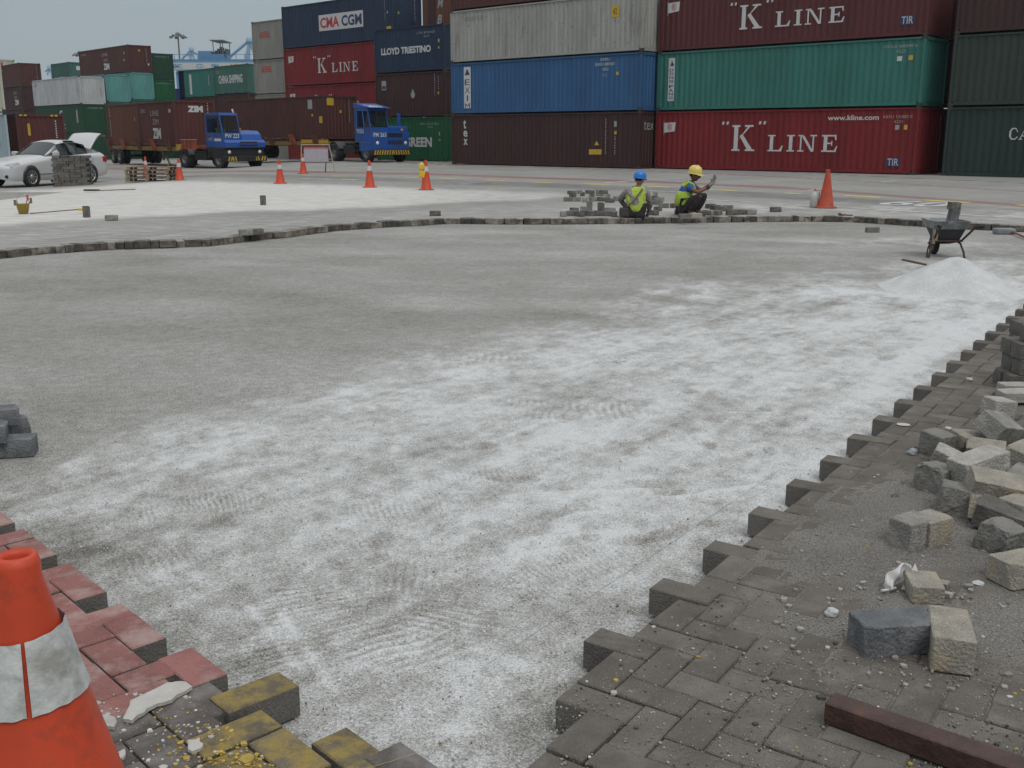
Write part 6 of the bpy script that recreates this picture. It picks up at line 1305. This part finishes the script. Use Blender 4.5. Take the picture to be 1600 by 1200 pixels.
hp_,he_=dict(P),list(E_); hand_pts(hp_,he_,1,P['lwrist'][:3],(.5,.6,-.6),(0,.2,-1),'l',curl=.6); hand_pts(hp_,he_,-1,P['rwrist'][:3],(-.1,.5,-.8),(-.6,0,-.5),'r',curl=.6)
skinned('body',hp_,he_,skin,A)
def grow(P,ks,k,ov={}): 
    F_={'pelvis':1.22,'waist':1.25,'chest':1.32,'collar':1.15,'lsh':1.45,'rsh':1.45,'nsh':1.4,'fsh':1.4,'lel':1.2,'rel':1.2}; d={a:tuple(P[a][:3])+tuple(r_*F_.get(a,1.05)+k for r_ in P[a][3:]) for a in ks}; d.update(ov); return d
sub=lambda E,ks:[e for e in E if e[0] in ks and e[1] in ks]
ks=['pelvis','waist','chest','collar','lsh','lel','lwrist','rsh','rel','rwrist']; skinned('shirt',grow(P,ks,.012),sub(E_,ks),plaid,A)
ks=['pelvis','lhip','lkn','lan','rhip','rkn','ran']; skinned('trousers',grow(P,ks,.012),sub(E_,ks),pants,A)
vo=shell('vest',[(.02,.0,.09,.185,.145),(.02,.0,.18,.205,.16),(.02,.02,.30,.195,.150),(.02,.04,.42,.20,.145),(.03,.06,.51,.205,.135),(.045,.07,.565,.185,.115),(.065,.085,.605,.12,.09),(.08,.10,.63,.075,.07)],vest,A)
for (f1,t1) in (('lan','lto'),('ran','rto')): skinned('boot',{f1:(*P[f1][:3],.052),t1:(*P[t1][:3],.046)},[(f1,t1)],shoe,A,root=f1)
for tg,sd_,dd_,uu_ in (('l',1,(.5,.6,-.6),(0,.2,-1)),('r',-1,(-.1,.5,-.8),(-.6,0,-.5))):
    gp_,ge_={},[]; gp_[tg+'wrist']=(*P[tg+'wrist'][:3],.038); hand_pts(gp_,ge_,sd_,P[tg+'wrist'][:3],dd_,uu_,tg,curl=.6); gp_={k_:(*v_[:3],*[x_+.004 for x_ in v_[3:]]) for k_,v_ in gp_.items()}; skinned('glove',gp_,ge_,glove,A,root=tg+'wrist')
head_mesh(A,(.105,.15,.755),R(38),R(12),skinl,hair); helmet(A,Vector((.105,.145,.785)),hblue,R(38),R(6),r=.118)
q=MB(); q.tube([(.14,-.045,.585),(.06,-.115,.48),(-.04,-.165,.36),(-.13,-.165,.27),(-.18,-.11,.22)],.018,8); q.build('shoulder_strap',mat('strap_grey',(.13,.12,.10),.85),A); pouch(A,-.30,-.13,-.17,.02,.03,.21,mat('pouch_dark',(.05,.045,.04),.85,var=.3))
q=MB(); q.prism([(.14,.09),(.19,.09),(.19,.55),(.13,.58)],-.165,-.150,'y',M=Matrix.Rotation(R(-8),4,'X')); q.prism([(-.12,.20),(-.06,.20),(-.02,.52),(-.06,.54)],-.175,-.16,'y',M=Matrix.Rotation(R(-8),4,'X')); 
# --- worker with the yellow helmet, squatting, arms held out to the right
p=at(1082,338,0); B2=thing('person','person squatting in a blue shirt and yellow helmet, gloved hands held out','person',(p.x,p.y+.10,0))
P={'pelvis':(-.16,.0,.22,.135,.125),'waist':(-.16,.0,.34,.125,.11),'chest':(-.10,.0,.50,.145,.115),'collar':(-.04,.0,.615,.08,.075),'neck':(-.005,.0,.67,.05),
'nsh':(-.12,-.15,.56,.058),'nel':(.05,-.26,.455,.043),'nwrist':(.26,-.22,.555,.029),'fsh':(.00,.16,.57,.058),'fel':(.20,.16,.47,.043),'fwrist':(.37,.08,.61,.029),
'nhip':(-.13,-.09,.20,.095),'nkn':(.12,-.24,.39,.066),'nan':(-.09,-.16,.09,.048),'nto':(.06,-.20,.035,.036),'fhip':(-.13,.09,.20,.095),'fkn':(.28,.12,.40,.066),'fan':(.10,.10,.09,.048),'fto':(.26,.10,.035,.036)}
E_=[('pelvis','waist'),('waist','chest'),('chest','collar'),('collar','neck'),('chest','nsh'),('nsh','nel'),('nel','nwrist'),('chest','fsh'),('fsh','fel'),('fel','fwrist'),('pelvis','nhip'),('nhip','nkn'),('nkn','nan'),('nan','nto'),('pelvis','fhip'),('fhip','fkn'),('fkn','fan'),('fan','fto')]
HD=(('n',-1,(.62,.05,.55),(-.5,-.1,.6)),('f',1,(.45,-.05,.85),(-.8,-.3,.4)))
hp_,he_=dict(P),list(E_)
for tg,sd_,dd_,uu_ in HD: hand_pts(hp_,he_,sd_,P[tg+'wrist'][:3],dd_,uu_,tg,curl=.15,spread=1.4)
skinned('body',hp_,he_,skin,B2)
sl2={'nsl':(-.01,-.215,.50,.078),'fsl':(.11,.17,.515,.078)}; ks=['pelvis','waist','chest','collar','nsh','fsh']; q_=grow(P,ks,.014); q_.update(sl2); skinned('shirt',q_,sub(E_,ks)+[('nsh','nsl'),('fsh','fsl')],bshirt,B2)
ks=['pelvis','nhip','nkn','nan','fhip','fkn','fan']; skinned('trousers',grow(P,ks,.014),sub(E_,ks),pants,B2)
shell('vest',[(-.17,0,.17,.155,.175),(-.175,0,.26,.165,.185),(-.175,0,.36,.155,.18),(-.15,0,.44,.15,.175),(-.125,0,.49,.145,.17)],vest,B2)
shell('shirt_body',[(-.16,0,.30,.14,.16),(-.13,0,.44,.145,.165),(-.105,0,.53,.135,.165),(-.075,0,.585,.11,.14),(-.045,0,.62,.085,.095),(-.025,0,.645,.065,.065)],bshirt,B2)
for s_ in (-1,1): q=MB(); q.tube([(-.05,s_*.105,.40),(.02,s_*.11,.52),(-.01,s_*.10,.60),(-.10,s_*.10,.635),(-.20,s_*.09,.56)],.030,8); q.build('vest_strap',vest,B2)
for f1,t1 in (('nan','nto'),('fan','fto')): skinned('shoe',{f1:(*P[f1][:2],.06,.052),t1:(*P[t1][:3],.046)},[(f1,t1)],shoe,B2,root=f1)
for tg,sd_,dd_,uu_ in HD:
    gp_,ge_={},[]; gp_[tg+'wrist']=(*P[tg+'wrist'][:3],.036); hand_pts(gp_,ge_,sd_,P[tg+'wrist'][:3],dd_,uu_,tg,curl=.15,spread=1.5); gp_={k_:(*v_[:3],*[x_+.004 for x_ in v_[3:]]) for k_,v_ in gp_.items()}; skinned('glove',gp_,ge_,glove,B2,root=tg+'wrist')
q=MB(); q.tube([(.22,-.225,.535),(.27,-.22,.56)],.040,10); q.build('wristband',black,B2)
head_mesh(B2,(.035,-.01,.765),R(-28),R(14),skin,hair); helmet(B2,Vector((.03,-.01,.80)),hyel,R(-28),R(8),r=.118)
# --- drivers
def driver(tr,shirt,lab):
    M=tr.matrix_world if False else None
    o=thing('person',lab,'person',tr.location,tr.rotation_euler[2]); bx_,by_,bz_=2.98,-.72,1.72
    P={'pelvis':(0,0,.05,.14),'chest':(-.03,0,.40,.15,.12),'neck':(0,0,.56,.05),'ls':(0,.19,.46,.055),'le':(.22,.24,.26,.042),'lw':(.44,.14,.32,.032),'rs':(0,-.19,.46,.055),'re':(.22,-.24,.26,.042),'rw':(.44,-.14,.32,.032),'lh':(.05,.1,.04,.09),'lk':(.45,.13,.02,.065),'rh':(.05,-.1,.04,.09),'rk':(.45,-.13,.02,.065)}
    P={k:(v[0]+bx_,v[1]+by_,v[2]+bz_,*v[3:]) for k,v in P.items()}
    E=[('pelvis','chest'),('chest','neck'),('chest','ls'),('ls','le'),('le','lw'),('chest','rs'),('rs','re'),('re','rw'),('pelvis','lh'),('lh','lk'),('pelvis','rh'),('rh','rk')]
    skinned('body',P,E,skinl,o); ks=['pelvis','chest','ls','le','rs','re']; skinned('shirt',{k:(*P[k][:3],*[x+.015 for x in P[k][3:]]) for k in ks},[e for e in E if e[0] in ks and e[1] in ks],shirt,o)
    head_mesh(o,(bx_+.02,by_,bz_+.68),0,0,skinl,hair)
TR=[x for x in bpy.data.objects if x.name.startswith('terminal_tractor')]
driver(TR[0],gshirt,'driver in a pale green shirt inside the cab numbered PW 223'); driver(TR[1],mat('shirt_grey',(.3,.3,.3),.85),'driver inside the cab numbered PM 263, barely visible through the side window')

# ============================================================ thin port haze
hz_=MB(); hz_.box(-260,260,-30,680,-2.0,75); m=bpy.data.materials.new('haze'); m.use_nodes=True; t_=m.node_tree; t_.nodes.clear()
v_=N(t_,'ShaderNodeVolumePrincipled'); v_.inputs['Color'].default_value=(.86,.93,1,1); v_.inputs['Density'].default_value=.00024; v_.inputs['Anisotropy'].default_value=.2; o_=N(t_,'ShaderNodeOutputMaterial'); L(t_,v_.outputs[0],o_.inputs['Volume'])
tag(hz_.build('haze',m),'thin bluish haze hanging over the container yard','haze',kind='stuff')
